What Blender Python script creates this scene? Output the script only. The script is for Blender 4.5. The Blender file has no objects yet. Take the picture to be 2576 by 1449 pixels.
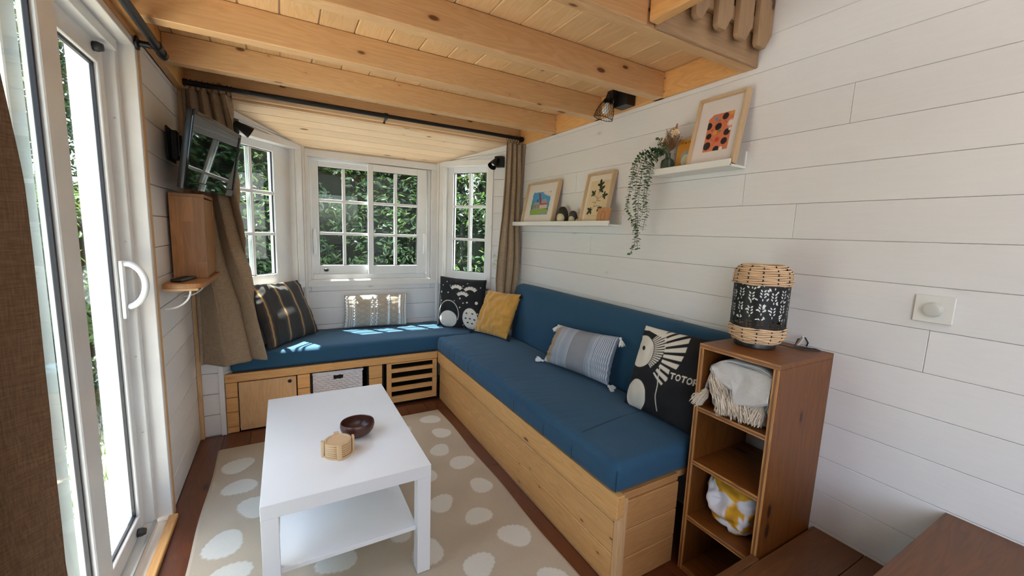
import bpy, bmesh, math, random
import numpy as np
from mathutils import Vector, Matrix, noise
random.seed(7); RNG = np.random.default_rng(7)
PI = math.pi
sc = bpy.context.scene
COL = sc.collection

# ------------------------------------------------------------------ camera
cam_d = bpy.data.cameras.new('camera'); cam = bpy.data.objects.new('camera', cam_d); COL.objects.link(cam)
cam_d.sensor_width = 36.0; cam_d.lens = 36.0 * 1018.96 / 2576; cam_d.clip_start = 0.02; cam_d.clip_end = 200
_r = Vector((0.87209836, -0.48789092, 0.03750871)); _u = Vector((0.03272068, 0.13462566, 0.99035614)); _f = Vector((0.48823541, 0.86246065, -0.13337094))
cam.matrix_world = Matrix(((_r.x, _u.x, -_f.x, -1.74004), (_r.y, _u.y, -_f.y, -3.00009), (_r.z, _u.z, -_f.z, 1.34029), (0, 0, 0, 1)))
sc.camera = cam

# ------------------------------------------------------------------ light and exposure
sc.view_settings.view_transform = 'Standard'; sc.view_settings.look = 'None'
sc.view_settings.gamma = 1.0; sc.view_settings.use_curve_mapping = False
sc.view_settings.exposure = 0.32
SUN_DIR = Vector((-0.27, 0.41, 1.28)).normalized()
SUN_ELEV = math.asin(SUN_DIR.z); SUN_ROT = math.atan2(SUN_DIR.x, SUN_DIR.y)
world = bpy.data.worlds.new('world'); sc.world = world; world.use_nodes = True
wn = world.node_tree.nodes; wl = world.node_tree.links; wn.clear()
wo = wn.new('ShaderNodeOutputWorld'); wb = wn.new('ShaderNodeBackground'); ws = wn.new('ShaderNodeTexSky')
ws.sky_type = 'NISHITA'; ws.sun_disc = False; ws.sun_elevation = SUN_ELEV; ws.sun_rotation = SUN_ROT
ws.air_density = 1.0; ws.dust_density = 2.5; ws.ozone_density = 0.8
wb.inputs['Strength'].default_value = 0.95
wl.new(ws.outputs[0], wb.inputs[0]); wl.new(wb.outputs[0], wo.inputs[0])
sun_d = bpy.data.lights.new('sun', 'SUN'); sun = bpy.data.objects.new('sun', sun_d); COL.objects.link(sun)
sun_d.energy = 42.0; sun_d.angle = math.radians(0.6); sun_d.color = (1.0, 0.95, 0.88)
sun.rotation_euler = SUN_DIR.to_track_quat('Z', 'Y').to_euler(); sun.location = (-2, 4, 8)

def area(name, loc, to, sx, sy, power, color):
    d = bpy.data.lights.new(name, 'AREA'); o = bpy.data.objects.new(name, d); COL.objects.link(o)
    d.shape = 'RECTANGLE'; d.size = sx; d.size_y = sy; d.energy = power; d.color = color
    o.location = loc; o.rotation_euler = (Vector(to) - Vector(loc)).to_track_quat('-Z', 'Y').to_euler()
    return o
# added fill lights out of view, standing in for unseen kitchen and loft daylight
area('fill_overhead', (-1.1, -4.9, 3.38), (-1.1, -4.5, 0), 1.6, 1.2, 16, (0.96, 0.97, 1.0))
area('fill_side', (-2.30, -4.3, 1.4), (0, -4.0, 1.2), 1.4, 1.0, 13, (0.93, 0.96, 1.0))
area('fill_loft', (-2.20, -4.4, 2.8), (-0.3, -3.4, 2.0), 1.2, 0.6, 9, (1.0, 0.97, 0.93))
for _n, _l, _t, _sx, _sy in (('portal_door', (-2.36, -1.45, 1.0), (0, -1.45, 1.0), 1.35, 1.95), ('portal_bay', (-1.09, 0.66, 1.42), (-1.09, -1, 1.42), 0.95, 0.9)):
    area(_n, _l, _t, _sx, _sy, 1, (1, 1, 1)).data.cycles.is_portal = True
cy = sc.cycles
cy.max_bounces = 9; cy.diffuse_bounces = 5; cy.glossy_bounces = 3; cy.transmission_bounces = 4; cy.transparent_max_bounces = 12
cy.sample_clamp_indirect = 6.0; cy.caustics_reflective = False; cy.caustics_refractive = False
cy.use_adaptive_sampling = True; cy.adaptive_threshold = 0.02; cy.use_denoising = True

# ------------------------------------------------------------------ helpers
def link(o, parent=None):
    COL.objects.link(o)
    if parent is not None:
        o.parent = parent; o.matrix_parent_inverse = parent.matrix_basis.inverted()
    return o
def tag(o, label, cat, group=None):
    o['label'] = label; o['category'] = cat
    if group: o['group'] = group
    return o
def thing(name, loc, label, cat, group=None):
    o = bpy.data.objects.new(name, None); o.location = loc; o.empty_display_size = 0.05; COL.objects.link(o)
    return tag(o, label, cat, group)
def setmats(me, mats):
    for m in (mats if isinstance(mats, (list, tuple)) else [mats]): me.materials.append(m)
class G:
    """collects shapes in one bmesh"""
    def __init__(s): s.bm = bmesh.new(); s.mi = 0
    def _add(s, b, M=None):
        if M is not None: bmesh.ops.transform(b, matrix=M, verts=b.verts)
        for f in b.faces: f.material_index = s.mi
        me = bpy.data.meshes.new('t'); b.to_mesh(me); b.free(); s.bm.from_mesh(me); bpy.data.meshes.remove(me)
    def box(s, x0, x1, y0, y1, z0, z1, bev=0.0, M=None, seg=1):
        b = bmesh.new(); bmesh.ops.create_cube(b, size=1)
        for v in b.verts: v.co = Vector(((x0+x1)/2 + v.co.x*(x1-x0), (y0+y1)/2 + v.co.y*(y1-y0), (z0+z1)/2 + v.co.z*(z1-z0)))
        if bev > 0: bmesh.ops.bevel(b, geom=b.edges[:], offset=bev, segments=seg, affect='EDGES', profile=0.6)
        s._add(b, M); return s
    def prism(s, pts, h, M=None, bev=0.0, seg=1):
        """2-D polygon in local xy, extruded 0..h in local z"""
        b = bmesh.new(); vs = [b.verts.new((p[0], p[1], 0)) for p in pts]; f = b.faces.new(vs)
        r = bmesh.ops.extrude_face_region(b, geom=[f]); bmesh.ops.translate(b, vec=(0, 0, h), verts=[v for v in r['geom'] if isinstance(v, bmesh.types.BMVert)])
        bmesh.ops.recalc_face_normals(b, faces=b.faces)
        if bev > 0: bmesh.ops.bevel(b, geom=b.edges[:], offset=bev, segments=seg, affect='EDGES', profile=0.6)
        s._add(b, M); return s
    def lathe(s, prof, M=None, seg=32, sx=1, sy=1):
        b = bmesh.new(); rings = []
        for r, z in prof:
            rings.append([b.verts.new((0, 0, z))] if r < 1e-6 else [b.verts.new((r*sx*math.cos(2*PI*i/seg), r*sy*math.sin(2*PI*i/seg), z)) for i in range(seg)])
        for a, c in zip(rings, rings[1:]):
            for i in range(seg):
                j = (i+1) % seg
                if len(a) == 1 and len(c) == 1: continue
                if len(a) == 1: b.faces.new((a[0], c[i], c[j]))
                elif len(c) == 1: b.faces.new((a[i], a[j], c[0]))
                else: b.faces.new((a[i], a[j], c[j], c[i]))
        bmesh.ops.recalc_face_normals(b, faces=b.faces)
        s._add(b, M); return s
    def tube(s, pts, r, seg=8, M=None, closed=False):
        pts = [Vector(p) for p in pts]; n = len(pts); rr = r if isinstance(r, (list, tuple)) else [r]*n
        b = bmesh.new(); rings = []; prev = None
        for i, p in enumerate(pts):
            if closed: d = pts[(i+1) % n] - pts[i-1]
            else: d = (pts[min(i+1, n-1)] - pts[max(i-1, 0)])
            d.normalize()
            if prev is None: a = d.orthogonal().normalized()
            else:
                a = prev - d*prev.dot(d)
                a = a.normalized() if a.length > 1e-6 else d.orthogonal().normalized()
            prev = a; c = d.cross(a)
            rings.append([b.verts.new(p + (a*math.cos(2*PI*k/seg) + c*math.sin(2*PI*k/seg))*rr[i]) for k in range(seg)])
        m = n if closed else n-1
        for i in range(m):
            A, B_ = rings[i], rings[(i+1) % n]
            for k in range(seg): b.faces.new((A[k], A[(k+1) % seg], B_[(k+1) % seg], B_[k]))
        if not closed: b.faces.new(rings[0][::-1]); b.faces.new(rings[-1])
        s._add(b, M); return s
    def ball(s, c, r, sx=1, sy=1, sz=1, M=None, seg=16):
        b = bmesh.new(); bmesh.ops.create_uvsphere(b, u_segments=seg, v_segments=max(6, seg//2), radius=r)
        for v in b.verts: v.co = Vector((c[0]+v.co.x*sx, c[1]+v.co.y*sy, c[2]+v.co.z*sz))
        s._add(b, M); return s
    def obj(s, name, mats, parent=None, ang=35, M=None):
        me = bpy.data.meshes.new(name)
        if M is not None: bmesh.ops.transform(s.bm, matrix=M, verts=s.bm.verts)
        s.bm.to_mesh(me); s.bm.free()
        setmats(me, mats)
        me.shade_smooth(); me.set_sharp_from_angle(angle=math.radians(ang))
        return link(bpy.data.objects.new(name, me), parent)
def struct(o): o['kind'] = 'structure'; return o
def npmesh(name, V, F, mats, parent=None, col=None, smooth=True):
    me = bpy.data.meshes.new(name); me.from_pydata(np.asarray(V).tolist(), [], np.asarray(F).tolist() if not isinstance(F, list) else F); setmats(me, mats)
    if col is not None:
        at = me.color_attributes.new('print', 'FLOAT_COLOR', 'POINT')
        c = np.ones((len(V), 4), dtype=np.float32); c[:, :3] = col; at.data.foreach_set('color', c.ravel())
    if smooth: me.shade_smooth()
    me.update()
    return link(bpy.data.objects.new(name, me), parent)
def gridfaces(nu, nv, off=0, flip=False):
    i, j = np.meshgrid(np.arange(nu-1), np.arange(nv-1), indexing='ij'); a = i*nv + j + off
    F = np.stack([a, a+nv, a+nv+1, a+1], -1).reshape(-1, 4)
    return F[:, ::-1] if flip else F
def srgb(h):
    h = h.lstrip('#'); c = [int(h[i:i+2], 16)/255 for i in (0, 2, 4)]
    return tuple(x/12.92 if x <= 0.04045 else ((x+0.055)/1.055)**2.4 for x in c)

# ------------------------------------------------------------------ materials
def newmat(name):
    m = bpy.data.materials.new(name); m.use_nodes = True; nt = m.node_tree
    return m, nt, nt.nodes['Principled BSDF']
def N(nt, t, **k):
    n = nt.nodes.new(t)
    for a, b in k.items(): setattr(n, a, b)
    return n
def ramp(nt, fac, stops, interp='LINEAR'):
    r = N(nt, 'ShaderNodeValToRGB'); r.color_ramp.interpolation = interp
    while len(r.color_ramp.elements) < len(stops): r.color_ramp.elements.new(0.5)
    for e, (p, c) in zip(r.color_ramp.elements, stops): e.position = p; e.color = (*c, 1) if len(c) == 3 else c
    nt.links.new(fac, r.inputs[0]); return r.outputs[0]
def mixc(nt, fac, a, b, mode='MIX'):
    m = N(nt, 'ShaderNodeMix', data_type='RGBA', blend_type=mode)
    for s_, v in ((m.inputs[0], fac), (m.inputs[6], a), (m.inputs[7], b)):
        if isinstance(v, (int, float)): s_.default_value = v
        elif isinstance(v, tuple): s_.default_value = (*v, 1) if len(v) == 3 else v
        else: nt.links.new(v, s_)
    return m.outputs[2]
def mathn(nt, op, a, b=0.0):
    m = N(nt, 'ShaderNodeMath', operation=op)
    for s_, v in ((m.inputs[0], a), (m.inputs[1], b)):
        if isinstance(v, (int, float)): s_.default_value = v
        else: nt.links.new(v, s_)
    return m.outputs[0]
def coords(nt, scale=(1, 1, 1), island=0.0):
    tc = N(nt, 'ShaderNodeTexCoord'); v = tc.outputs['Object']
    if island:
        g = N(nt, 'ShaderNodeNewGeometry'); s_ = N(nt, 'ShaderNodeVectorMath', operation='SCALE'); s_.inputs[0].default_value = (13.1, 17.7, 9.3)
        nt.links.new(g.outputs['Random Per Island'], s_.inputs['Scale'])
        a = N(nt, 'ShaderNodeVectorMath', operation='ADD'); nt.links.new(v, a.inputs[0]); nt.links.new(s_.outputs[0], a.inputs[1]); v = a.outputs[0]
    m = N(nt, 'ShaderNodeVectorMath', operation='MULTIPLY'); m.inputs[1].default_value = scale; nt.links.new(v, m.inputs[0])
    return m.outputs[0]
def noisen(nt, vec, scale, detail=3, dist=0.0, rough=0.55):
    n = N(nt, 'ShaderNodeTexNoise'); n.inputs['Scale'].default_value = scale; n.inputs['Detail'].default_value = detail
    n.inputs['Distortion'].default_value = dist; n.inputs['Roughness'].default_value = rough; nt.links.new(vec, n.inputs['Vector']); return n.outputs['Fac']
def bump(nt, p, h, strength=0.2, dist=0.002):
    b = N(nt, 'ShaderNodeBump'); b.inputs['Strength'].default_value = strength; b.inputs['Distance'].default_value = dist
    nt.links.new(h, b.inputs['Height']); nt.links.new(b.outputs[0], p.inputs['Normal'])
def plain(name, c, rough=0.5, metal=0.0, nb=0.0, nscale=200, coat=0.0, var=0.04):
    m, nt, p = newmat(name); p.inputs['Roughness'].default_value = rough; p.inputs['Metallic'].default_value = metal; p.inputs['Coat Weight'].default_value = coat
    v = coords(nt); n = noisen(nt, v, 6, 4)
    nt.links.new(ramp(nt, n, [(0.3, tuple(x*(1-var) for x in c)), (0.7, tuple(min(1, x*(1+var)) for x in c))]), p.inputs['Base Color'])
    if nb: bump(nt, p, noisen(nt, v, nscale, 3), nb)
    return m
def wood(name, base, dark, knot, axis='x', knots=0.5, rough=0.5, var=0.14, coat=0.0, gscale=1.0, streak=0.5):
    m, nt, p = newmat(name)
    k = {'x': (0.09, 1, 1), 'y': (1, 0.09, 1), 'z': (1, 1, 0.09)}[axis]
    k2 = {'x': (0.42, 1, 1), 'y': (1, 0.42, 1), 'z': (1, 1, 0.42)}[axis]
    v = coords(nt, tuple(a*gscale for a in k), 1.0); v2 = coords(nt, k2, 1.0)
    g1 = noisen(nt, v, 16, 3, 1.4); rings = mathn(nt, 'FRACT', mathn(nt, 'MULTIPLY', g1, 7.0))
    r1 = ramp(nt, rings, [(0.0, (0, 0, 0)), (0.75, (1, 1, 1)), (1.0, (0, 0, 0))])
    g2 = noisen(nt, v, 120, 3, 0.2)
    c = mixc(nt, mathn(nt, 'MULTIPLY', r1, streak), base, dark)
    c = mixc(nt, mathn(nt, 'MULTIPLY', g2, 0.35), c, dark)
    if knots > 0:
        vo = N(nt, 'ShaderNodeTexVoronoi'); vo.inputs['Scale'].default_value = 15.0; nt.links.new(v2, vo.inputs['Vector'])
        w = N(nt, 'ShaderNodeSeparateColor'); nt.links.new(vo.outputs['Color'], w.inputs[0])
        rad = mathn(nt, 'MULTIPLY', mathn(nt, 'MAXIMUM', mathn(nt, 'SUBTRACT', w.outputs[0], 1-knots), 0.0), 0.17/max(knots, 0.01))
        d = mathn(nt, 'SUBTRACT', vo.outputs['Distance'], rad)
        kf = ramp(nt, d, [(0.0, (1, 1, 1)), (0.05, (0, 0, 0))]); halo = ramp(nt, d, [(0.0, (0.55, 0.55, 0.55)), (0.22, (0, 0, 0))])
        on = mathn(nt, 'GREATER_THAN', w.outputs[0], 1-knots)
        c = mixc(nt, mathn(nt, 'MULTIPLY', halo, on), c, dark); c = mixc(nt, mathn(nt, 'MULTIPLY', kf, on), c, knot)
    g = N(nt, 'ShaderNodeNewGeometry')
    hv = N(nt, 'ShaderNodeHueSaturation'); nt.links.new(c, hv.inputs['Color'])
    nt.links.new(mathn(nt, 'ADD', mathn(nt, 'MULTIPLY', g.outputs['Random Per Island'], var), 1-var/2), hv.inputs['Value'])
    nt.links.new(hv.outputs[0], p.inputs['Base Color'])
    p.inputs['Roughness'].default_value = rough; p.inputs['Coat Weight'].default_value = coat; p.inputs['Coat Roughness'].default_value = 0.25
    bump(nt, p, g2, 0.12, 0.001); return m
def fabric(name, c1, c2, scale=900, rough=0.9, sheen=0.3, bs=0.35, weave=(1, 1, 1), trans=0.0, mid=0.0):
    m, nt, p = newmat(name); v = coords(nt, weave); n = noisen(nt, v, scale, 2, 0, 0.7)
    c = ramp(nt, n, [(0.35, c1), (0.65, c2)])
    if mid: c = mixc(nt, mathn(nt, 'MULTIPLY', noisen(nt, coords(nt), 5, 3), mid), c, tuple(x*0.75 for x in c1))
    nt.links.new(c, p.inputs['Base Color']); p.inputs['Roughness'].default_value = rough; p.inputs['Sheen Weight'].default_value = sheen
    bump(nt, p, n, bs, 0.0015)
    if trans:
        t = N(nt, 'ShaderNodeBsdfTranslucent'); nt.links.new(c, t.inputs[0]); mx = N(nt, 'ShaderNodeMixShader'); mx.inputs[0].default_value = trans
        o = nt.nodes['Material Output']; nt.links.new(p.outputs[0], mx.inputs[1]); nt.links.new(t.outputs[0], mx.inputs[2]); nt.links.new(mx.outputs[0], o.inputs[0])
    return m
def linen(name, c1, c2, trans=0.2):
    m, nt, p = newmat(name); a = noisen(nt, coords(nt, (1, 1, 0.06)), 420, 2, 0, 0.7); b = noisen(nt, coords(nt, (0.08, 0.08, 1)), 420, 2, 0, 0.7)
    f = mathn(nt, 'MULTIPLY', mathn(nt, 'ADD', a, b), 0.5); c = ramp(nt, f, [(0.38, c1), (0.62, c2)])
    nt.links.new(c, p.inputs['Base Color']); p.inputs['Roughness'].default_value = 0.95; bump(nt, p, f, 0.4, 0.001)
    t = N(nt, 'ShaderNodeBsdfTranslucent'); nt.links.new(c, t.inputs[0]); mx = N(nt, 'ShaderNodeMixShader'); mx.inputs[0].default_value = trans
    o = nt.nodes['Material Output']; nt.links.new(p.outputs[0], mx.inputs[1]); nt.links.new(t.outputs[0], mx.inputs[2]); nt.links.new(mx.outputs[0], o.inputs[0])
    return m
def printed(name, rough=0.8, bs=0.2, coat=0.0, scale=700):
    m, nt, p = newmat(name); a = N(nt, 'ShaderNodeVertexColor', layer_name='print'); n = noisen(nt, coords(nt), scale, 2)
    nt.links.new(mixc(nt, mathn(nt, 'MULTIPLY', n, 0.12), a.outputs[0], (0, 0, 0)), p.inputs['Base Color'])
    p.inputs['Roughness'].default_value = rough; p.inputs['Coat Weight'].default_value = coat; p.inputs['Coat Roughness'].default_value = 0.1
    if bs: bump(nt, p, n, bs, 0.001)
    return m
def glassmat(name, tint=(0.94, 0.98, 0.97)):
    m = bpy.data.materials.new(name); m.use_nodes = True; nt = m.node_tree; nt.nodes.clear()
    o = N(nt, 'ShaderNodeOutputMaterial'); t = N(nt, 'ShaderNodeBsdfTransparent'); t.inputs[0].default_value = (*tint, 1)
    g = N(nt, 'ShaderNodeBsdfGlossy'); g.inputs['Roughness'].default_value = 0.01; f = N(nt, 'ShaderNodeLayerWeight'); f.inputs[0].default_value = 0.5
    fr = mathn(nt, 'ADD', mathn(nt, 'MULTIPLY', mathn(nt, 'POWER', f.outputs['Facing'], 5.0), 0.8), 0.03)
    mx = N(nt, 'ShaderNodeMixShader'); nt.links.new(fr, mx.inputs[0]); nt.links.new(t.outputs[0], mx.inputs[1]); nt.links.new(g.outputs[0], mx.inputs[2]); nt.links.new(mx.outputs[0], o.inputs[0])
    return m
def leafmat(name, cols, trans=0.35, rough=0.35):
    m, nt, p = newmat(name); g = N(nt, 'ShaderNodeNewGeometry')
    c = ramp(nt, g.outputs['Random Per Island'], [(i/(len(cols)-1), k) for i, k in enumerate(cols)])
    nt.links.new(c, p.inputs['Base Color']); p.inputs['Roughness'].default_value = rough
    t = N(nt, 'ShaderNodeBsdfTranslucent'); nt.links.new(mixc(nt, 0.5, c, (0.20, 0.28, 0.04)), t.inputs[0]); mx = N(nt, 'ShaderNodeMixShader'); mx.inputs[0].default_value = trans
    o = nt.nodes['Material Output']; nt.links.new(p.outputs[0], mx.inputs[1]); nt.links.new(t.outputs[0], mx.inputs[2]); nt.links.new(mx.outputs[0], o.inputs[0])
    return m
WB, WD = (0.80, 0.79, 0.785), (0.71, 0.70, 0.695)
M_wallY = wood('white_painted_boards_y', WB, WD, (0.6, 0.57, 0.54), 'y', 0.04, 0.55, 0.05, streak=0.18)
M_wallX = wood('white_painted_boards_x', WB, WD, (0.6, 0.57, 0.54), 'x', 0.04, 0.55, 0.05, streak=0.18)
M_trim = plain('white_painted_trim', (0.80, 0.785, 0.76), 0.5, nb=0.05)
M_pvc = plain('white_window_plastic', (0.82, 0.83, 0.83), 0.3)
PB, PD, PK = (0.70, 0.455, 0.235), (0.53, 0.29, 0.12), (0.15, 0.058, 0.018)
M_pineX = wood('pine_grain_x', PB, PD, PK, 'x', 0.42, 0.5)
M_pineY = wood('pine_grain_y', (0.77, 0.53, 0.29), (0.60, 0.35, 0.15), PK, 'y', 0.30, 0.5)
M_pineZ = wood('pine_grain_z', PB, PD, PK, 'z', 0.3, 0.5)
M_baypine = wood('pale_bay_pine', (0.81, 0.61, 0.40), (0.70, 0.46, 0.25), (0.22, 0.09, 0.03), 'x', 0.4, 0.45, 0.10, streak=0.4)
M_benchY = wood('bench_pine_y', (0.78, 0.44, 0.165), (0.54, 0.26, 0.08), PK, 'y', 0.42, 0.42, 0.1)
M_benchX = wood('bench_pine_x', (0.78, 0.44, 0.165), (0.54, 0.26, 0.08), PK, 'x', 0.35, 0.42, 0.1)
M_floor = wood('red_brown_floor', (0.165, 0.044, 0.014), (0.062, 0.016, 0.007), (0.02, 0.006, 0.003), 'y', 0.1, 0.28, 0.35, coat=0.3)
M_step = wood('brown_step_boards', (0.165, 0.062, 0.017), (0.07, 0.025, 0.009), (0.04, 0.014, 0.006), 'x', 0.12, 0.4, 0.2)
M_unitZ = wood('stained_brown_wood', (0.21, 0.066, 0.009), (0.08, 0.023, 0.005), (0.03, 0.010, 0.004), 'z', 0.22, 0.45, 0.15)
M_unitY = wood('stained_brown_wood_y', (0.23, 0.074, 0.010), (0.09, 0.027, 0.006), (0.03, 0.010, 0.004), 'y', 0.2, 0.42, 0.15)
M_unitE = wood('stained_plywood_edge', (0.60, 0.29, 0.085), (0.17, 0.06, 0.018), (0.04, 0.015, 0.006), 'y', 0.0, 0.4, 0.1, streak=0.8)
M_picket = wood('weathered_picket_wood', (0.40, 0.26, 0.14), (0.26, 0.15, 0.075), (0.07, 0.03, 0.015), 'z', 0.3, 0.6, 0.2)
M_board_shade = wood('shaded_loft_board', (0.40, 0.26, 0.14), (0.26, 0.15, 0.075), (0.07, 0.03, 0.015), 'x', 0.3, 0.6, 0.1)  # board tone darkened to paint the shade on the loft edge
M_cab = wood('oiled_block_wood', (0.40, 0.185, 0.058), (0.24, 0.095, 0.028), (0.05, 0.02, 0.01), 'z', 0.15, 0.35, 0.5, coat=0.1)
M_frame = wood('pale_oak_frame', (0.62, 0.45, 0.27), (0.50, 0.34, 0.19), (0.3, 0.2, 0.1), 'z', 0.0, 0.5, 0.08, streak=0.3)
M_bamboo = wood('bamboo', (0.66, 0.44, 0.23), (0.56, 0.34, 0.16), (0.4, 0.2, 0.1), 'x', 0.0, 0.4, 0.12, streak=0.25)
M_darkbowl = wood('dark_walnut', (0.085, 0.026, 0.017), (0.04, 0.012, 0.008), (0.02, 0.01, 0.005), 'x', 0.0, 0.3, 0.1)
M_block = wood('carved_alder', (0.50, 0.25, 0.11), (0.40, 0.18, 0.075), (0.2, 0.08, 0.04), 'z', 0.0, 0.5, 0.1)
M_blue = fabric('blue_upholstery', (0.011, 0.058, 0.116), (0.021, 0.098, 0.184), 1100, 0.9, 0.08, 0.3, mid=0.3)
M_linen = linen('beige_linen', (0.31, 0.225, 0.145), (0.47, 0.355, 0.24), 0.18)
M_linen_shade = linen('backlit_dark_linen', (0.15, 0.085, 0.045), (0.24, 0.145, 0.08), 0.15)  # darkened linen: the curtain's unlit side is put into the colour
M_white = plain('white_lacquer', (0.82, 0.825, 0.83), 0.28, var=0.01)
M_whiteledge = plain('white_ledge_paint', (0.80, 0.80, 0.76), 0.4, var=0.01)
M_black = plain('black_plastic', (0.012, 0.012, 0.013), 0.35)
M_blackm = plain('black_metal', (0.010, 0.010, 0.011), 0.45, 0.3)
M_screen = plain('glossy_screen', (0.004, 0.004, 0.005), 0.03, coat=0.0)
M_gasket = plain('black_gasket', (0.012, 0.013, 0.02), 0.5)
M_alu = plain('aluminium_track', (0.55, 0.57, 0.58), 0.35, 0.7)
M_steel = plain('steel_screw', (0.4, 0.4, 0.4), 0.35, 1.0)
M_glass = glassmat('window_glass')
M_bulb = plain('frosted_bulb', (0.85, 0.86, 0.88), 0.2)
M_rattan = wood('peeled_rattan', (0.72, 0.50, 0.31), (0.58, 0.36, 0.19), (0.4, 0.2, 0.1), 'z', 0.0, 0.45, 0.25, streak=0.15)
M_wwick = plain('white_wicker', (0.80, 0.76, 0.76), 0.55, nb=0.1)
M_hole_white = plain('lamp_hole_white', (0.9, 0.9, 0.88), 0.8)
M_print = printed('printed_cotton', 0.85, 0.2)
M_paper = printed('printed_paper', 0.6, 0.0, 0.25)
M_rug = printed('tufted_rug', 0.95, 0.9, 0.0, 260)
M_grey = fabric('grey_linen_throw', (0.47, 0.455, 0.43), (0.62, 0.60, 0.575), 500, 0.95, 0.3, 0.3)
M_tassel = plain('cream_yarn', (0.70, 0.60, 0.49), 0.9, nb=0.3, nscale=500, var=0.1)
M_wtassel = plain('white_yarn', (0.78, 0.78, 0.78), 0.9, nb=0.3, nscale=500)
M_btassel = plain('black_yarn', (0.01, 0.01, 0.012), 0.9)
M_mustard = fabric('mustard_velvet', (0.50, 0.245, 0.035), (0.64, 0.33, 0.055), 500, 0.8, 0.5, 0.3)
M_plastw = plain('white_socket_plastic', (0.74, 0.73, 0.69), 0.25)
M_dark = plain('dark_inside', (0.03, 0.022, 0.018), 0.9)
M_petal = plain('dried_cream_petal', (0.78, 0.62, 0.40), 0.8)
M_dry = plain('dried_brown_stem', (0.22, 0.11, 0.045), 0.8)
M_euc = leafmat('eucalyptus_leaf', [(0.045, 0.10, 0.045), (0.075, 0.15, 0.07), (0.12, 0.20, 0.10)], 0.15, 0.5)
M_stem = plain('green_stem', (0.10, 0.13, 0.06), 0.7)
M_leafA = leafmat('glossy_hedge_leaf', [(0.007, 0.020, 0.008), (0.014, 0.042, 0.013), (0.025, 0.070, 0.018), (0.07, 0.14, 0.03)], 0.16, 0.22)
M_leafB = leafmat('pale_bush_leaf', [(0.04, 0.095, 0.03), (0.07, 0.15, 0.04), (0.14, 0.24, 0.07)], 0.3, 0.4)
M_core = plain('hedge_shade_core', (0.006, 0.010, 0.005), 0.95, nb=0.5, nscale=30)  # near-black colour stands in for the shade deep inside the foliage
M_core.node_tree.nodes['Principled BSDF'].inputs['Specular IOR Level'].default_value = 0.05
M_bark = plain('grey_brown_bark', (0.10, 0.075, 0.065), 0.9, nb=0.5, nscale=40)
M_render = plain('pale_outer_board', (0.6, 0.58, 0.55), 0.7)
def vaseglass():
    m, nt, p = newmat('green_vase_glass'); p.inputs['Base Color'].default_value = (0.25, 0.36, 0.28, 1); p.inputs['Transmission Weight'].default_value = 0.75; p.inputs['Roughness'].default_value = 0.08
    v = coords(nt); n = noisen(nt, v, 30, 2); nt.links.new(ramp(nt, n, [(0.3, (0.12, 0.19, 0.14)), (0.7, (0.2, 0.3, 0.22))]), p.inputs['Base Color']); return m
M_vase = vaseglass()

# ------------------------------------------------------------------ the setting
W = 2.227; YB = 0.55; XL, XR = -1.60, -0.52
def planks(g, axis, a0, a1, b0, b1, pitch, c0, th, holes=(), joints=(), off=0.0, gap=0.0021, M=None, bev=0.0014):
    """boards running along local x (axis 'x'); rows stacked along local z; thickness along local y from c0"""
    k = math.floor((b0-off)/pitch); z = off + k*pitch
    while z < b1 - 1e-4:
        z0, z1 = max(z, b0), min(z+pitch, b1)
        if z1 - z0 > 0.004:
            cuts = [j for j, zz in joints if z0 - 0.01 < zz < z1 + 0.01]
            segs = [a0] + sorted(c for c in cuts if a0 < c < a1) + [a1]
            for s0, s1 in zip(segs, segs[1:]):
                rects = [(s0, s1, z0, z1)]
                for h in holes:
                    nr = []
                    for (p, q, r, t) in rects:
                        if q <= h[0] or p >= h[1] or t <= h[2] or r >= h[3]: nr.append((p, q, r, t)); continue
                        if p < h[0]: nr.append((p, h[0], r, t))
                        if q > h[1]: nr.append((h[1], q, r, t))
                        m0, m1 = max(p, h[0]), min(q, h[1])
                        if r < h[2]: nr.append((m0, m1, r, h[2]))
                        if t > h[3]: nr.append((m0, m1, h[3], t))
                    rects = nr
                for (p, q, r, t) in rects:
                    if q-p > 0.004 and t-r > 0.004:
                        g.box(p+gap/2, q-gap/2, c0, c0+th, r+gap/2, t-gap/2, bev, M)
        z += pitch
def slab(g, a0, a1, b0, b1, c0, th, holes=(), M=None): planks(g, 'x', a0, a1, b0, b1, 50.0, c0, th, holes, off=-25.0, gap=0, M=M, bev=0)
MYZ = Matrix(((0, -1, 0, 0), (1, 0, 0, 0), (0, 0, 1, 0), (0, 0, 0, 1)))       # local x -> world y, local y -> world -x
MYZr = Matrix(((0, 1, 0, 0), (1, 0, 0, 0), (0, 0, 1, 0), (0, 0, 0, 1)))       # local x -> world y, local y -> world +x
MXY = Matrix(((0, 0, 1, 0), (1, 0, 0, 0), (0, -1, 0, 0), (0, 0, 0, 1)))       # local x -> world y, local z -> world x, local y -> world -z (floor)
MXYu = Matrix(((0, 0, 1, 0), (1, 0, 0, 0), (0, 1, 0, 0), (0, 0, 0, 1)))       # same, thickness upwards (ceiling)
# floor
g = G(); planks(g, 'x', -6.0, 0.0, -W, 0.0, 0.142, 0.0, 0.014, joints=[(-0.35, -1.9), (-0.9, -0.62), (-1.05, -0.75), (-1.7, -1.2), (-2.4, -2.1), (-1.1, -2.15)], off=-2.105, gap=0.0014, M=MXY)
g.mi = 1; g.box(-W-0.02, 0.02, -6.05, 0.62, -0.12, -0.0145)
struct(g.obj('floor', [M_floor, M_dark]))
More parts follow.
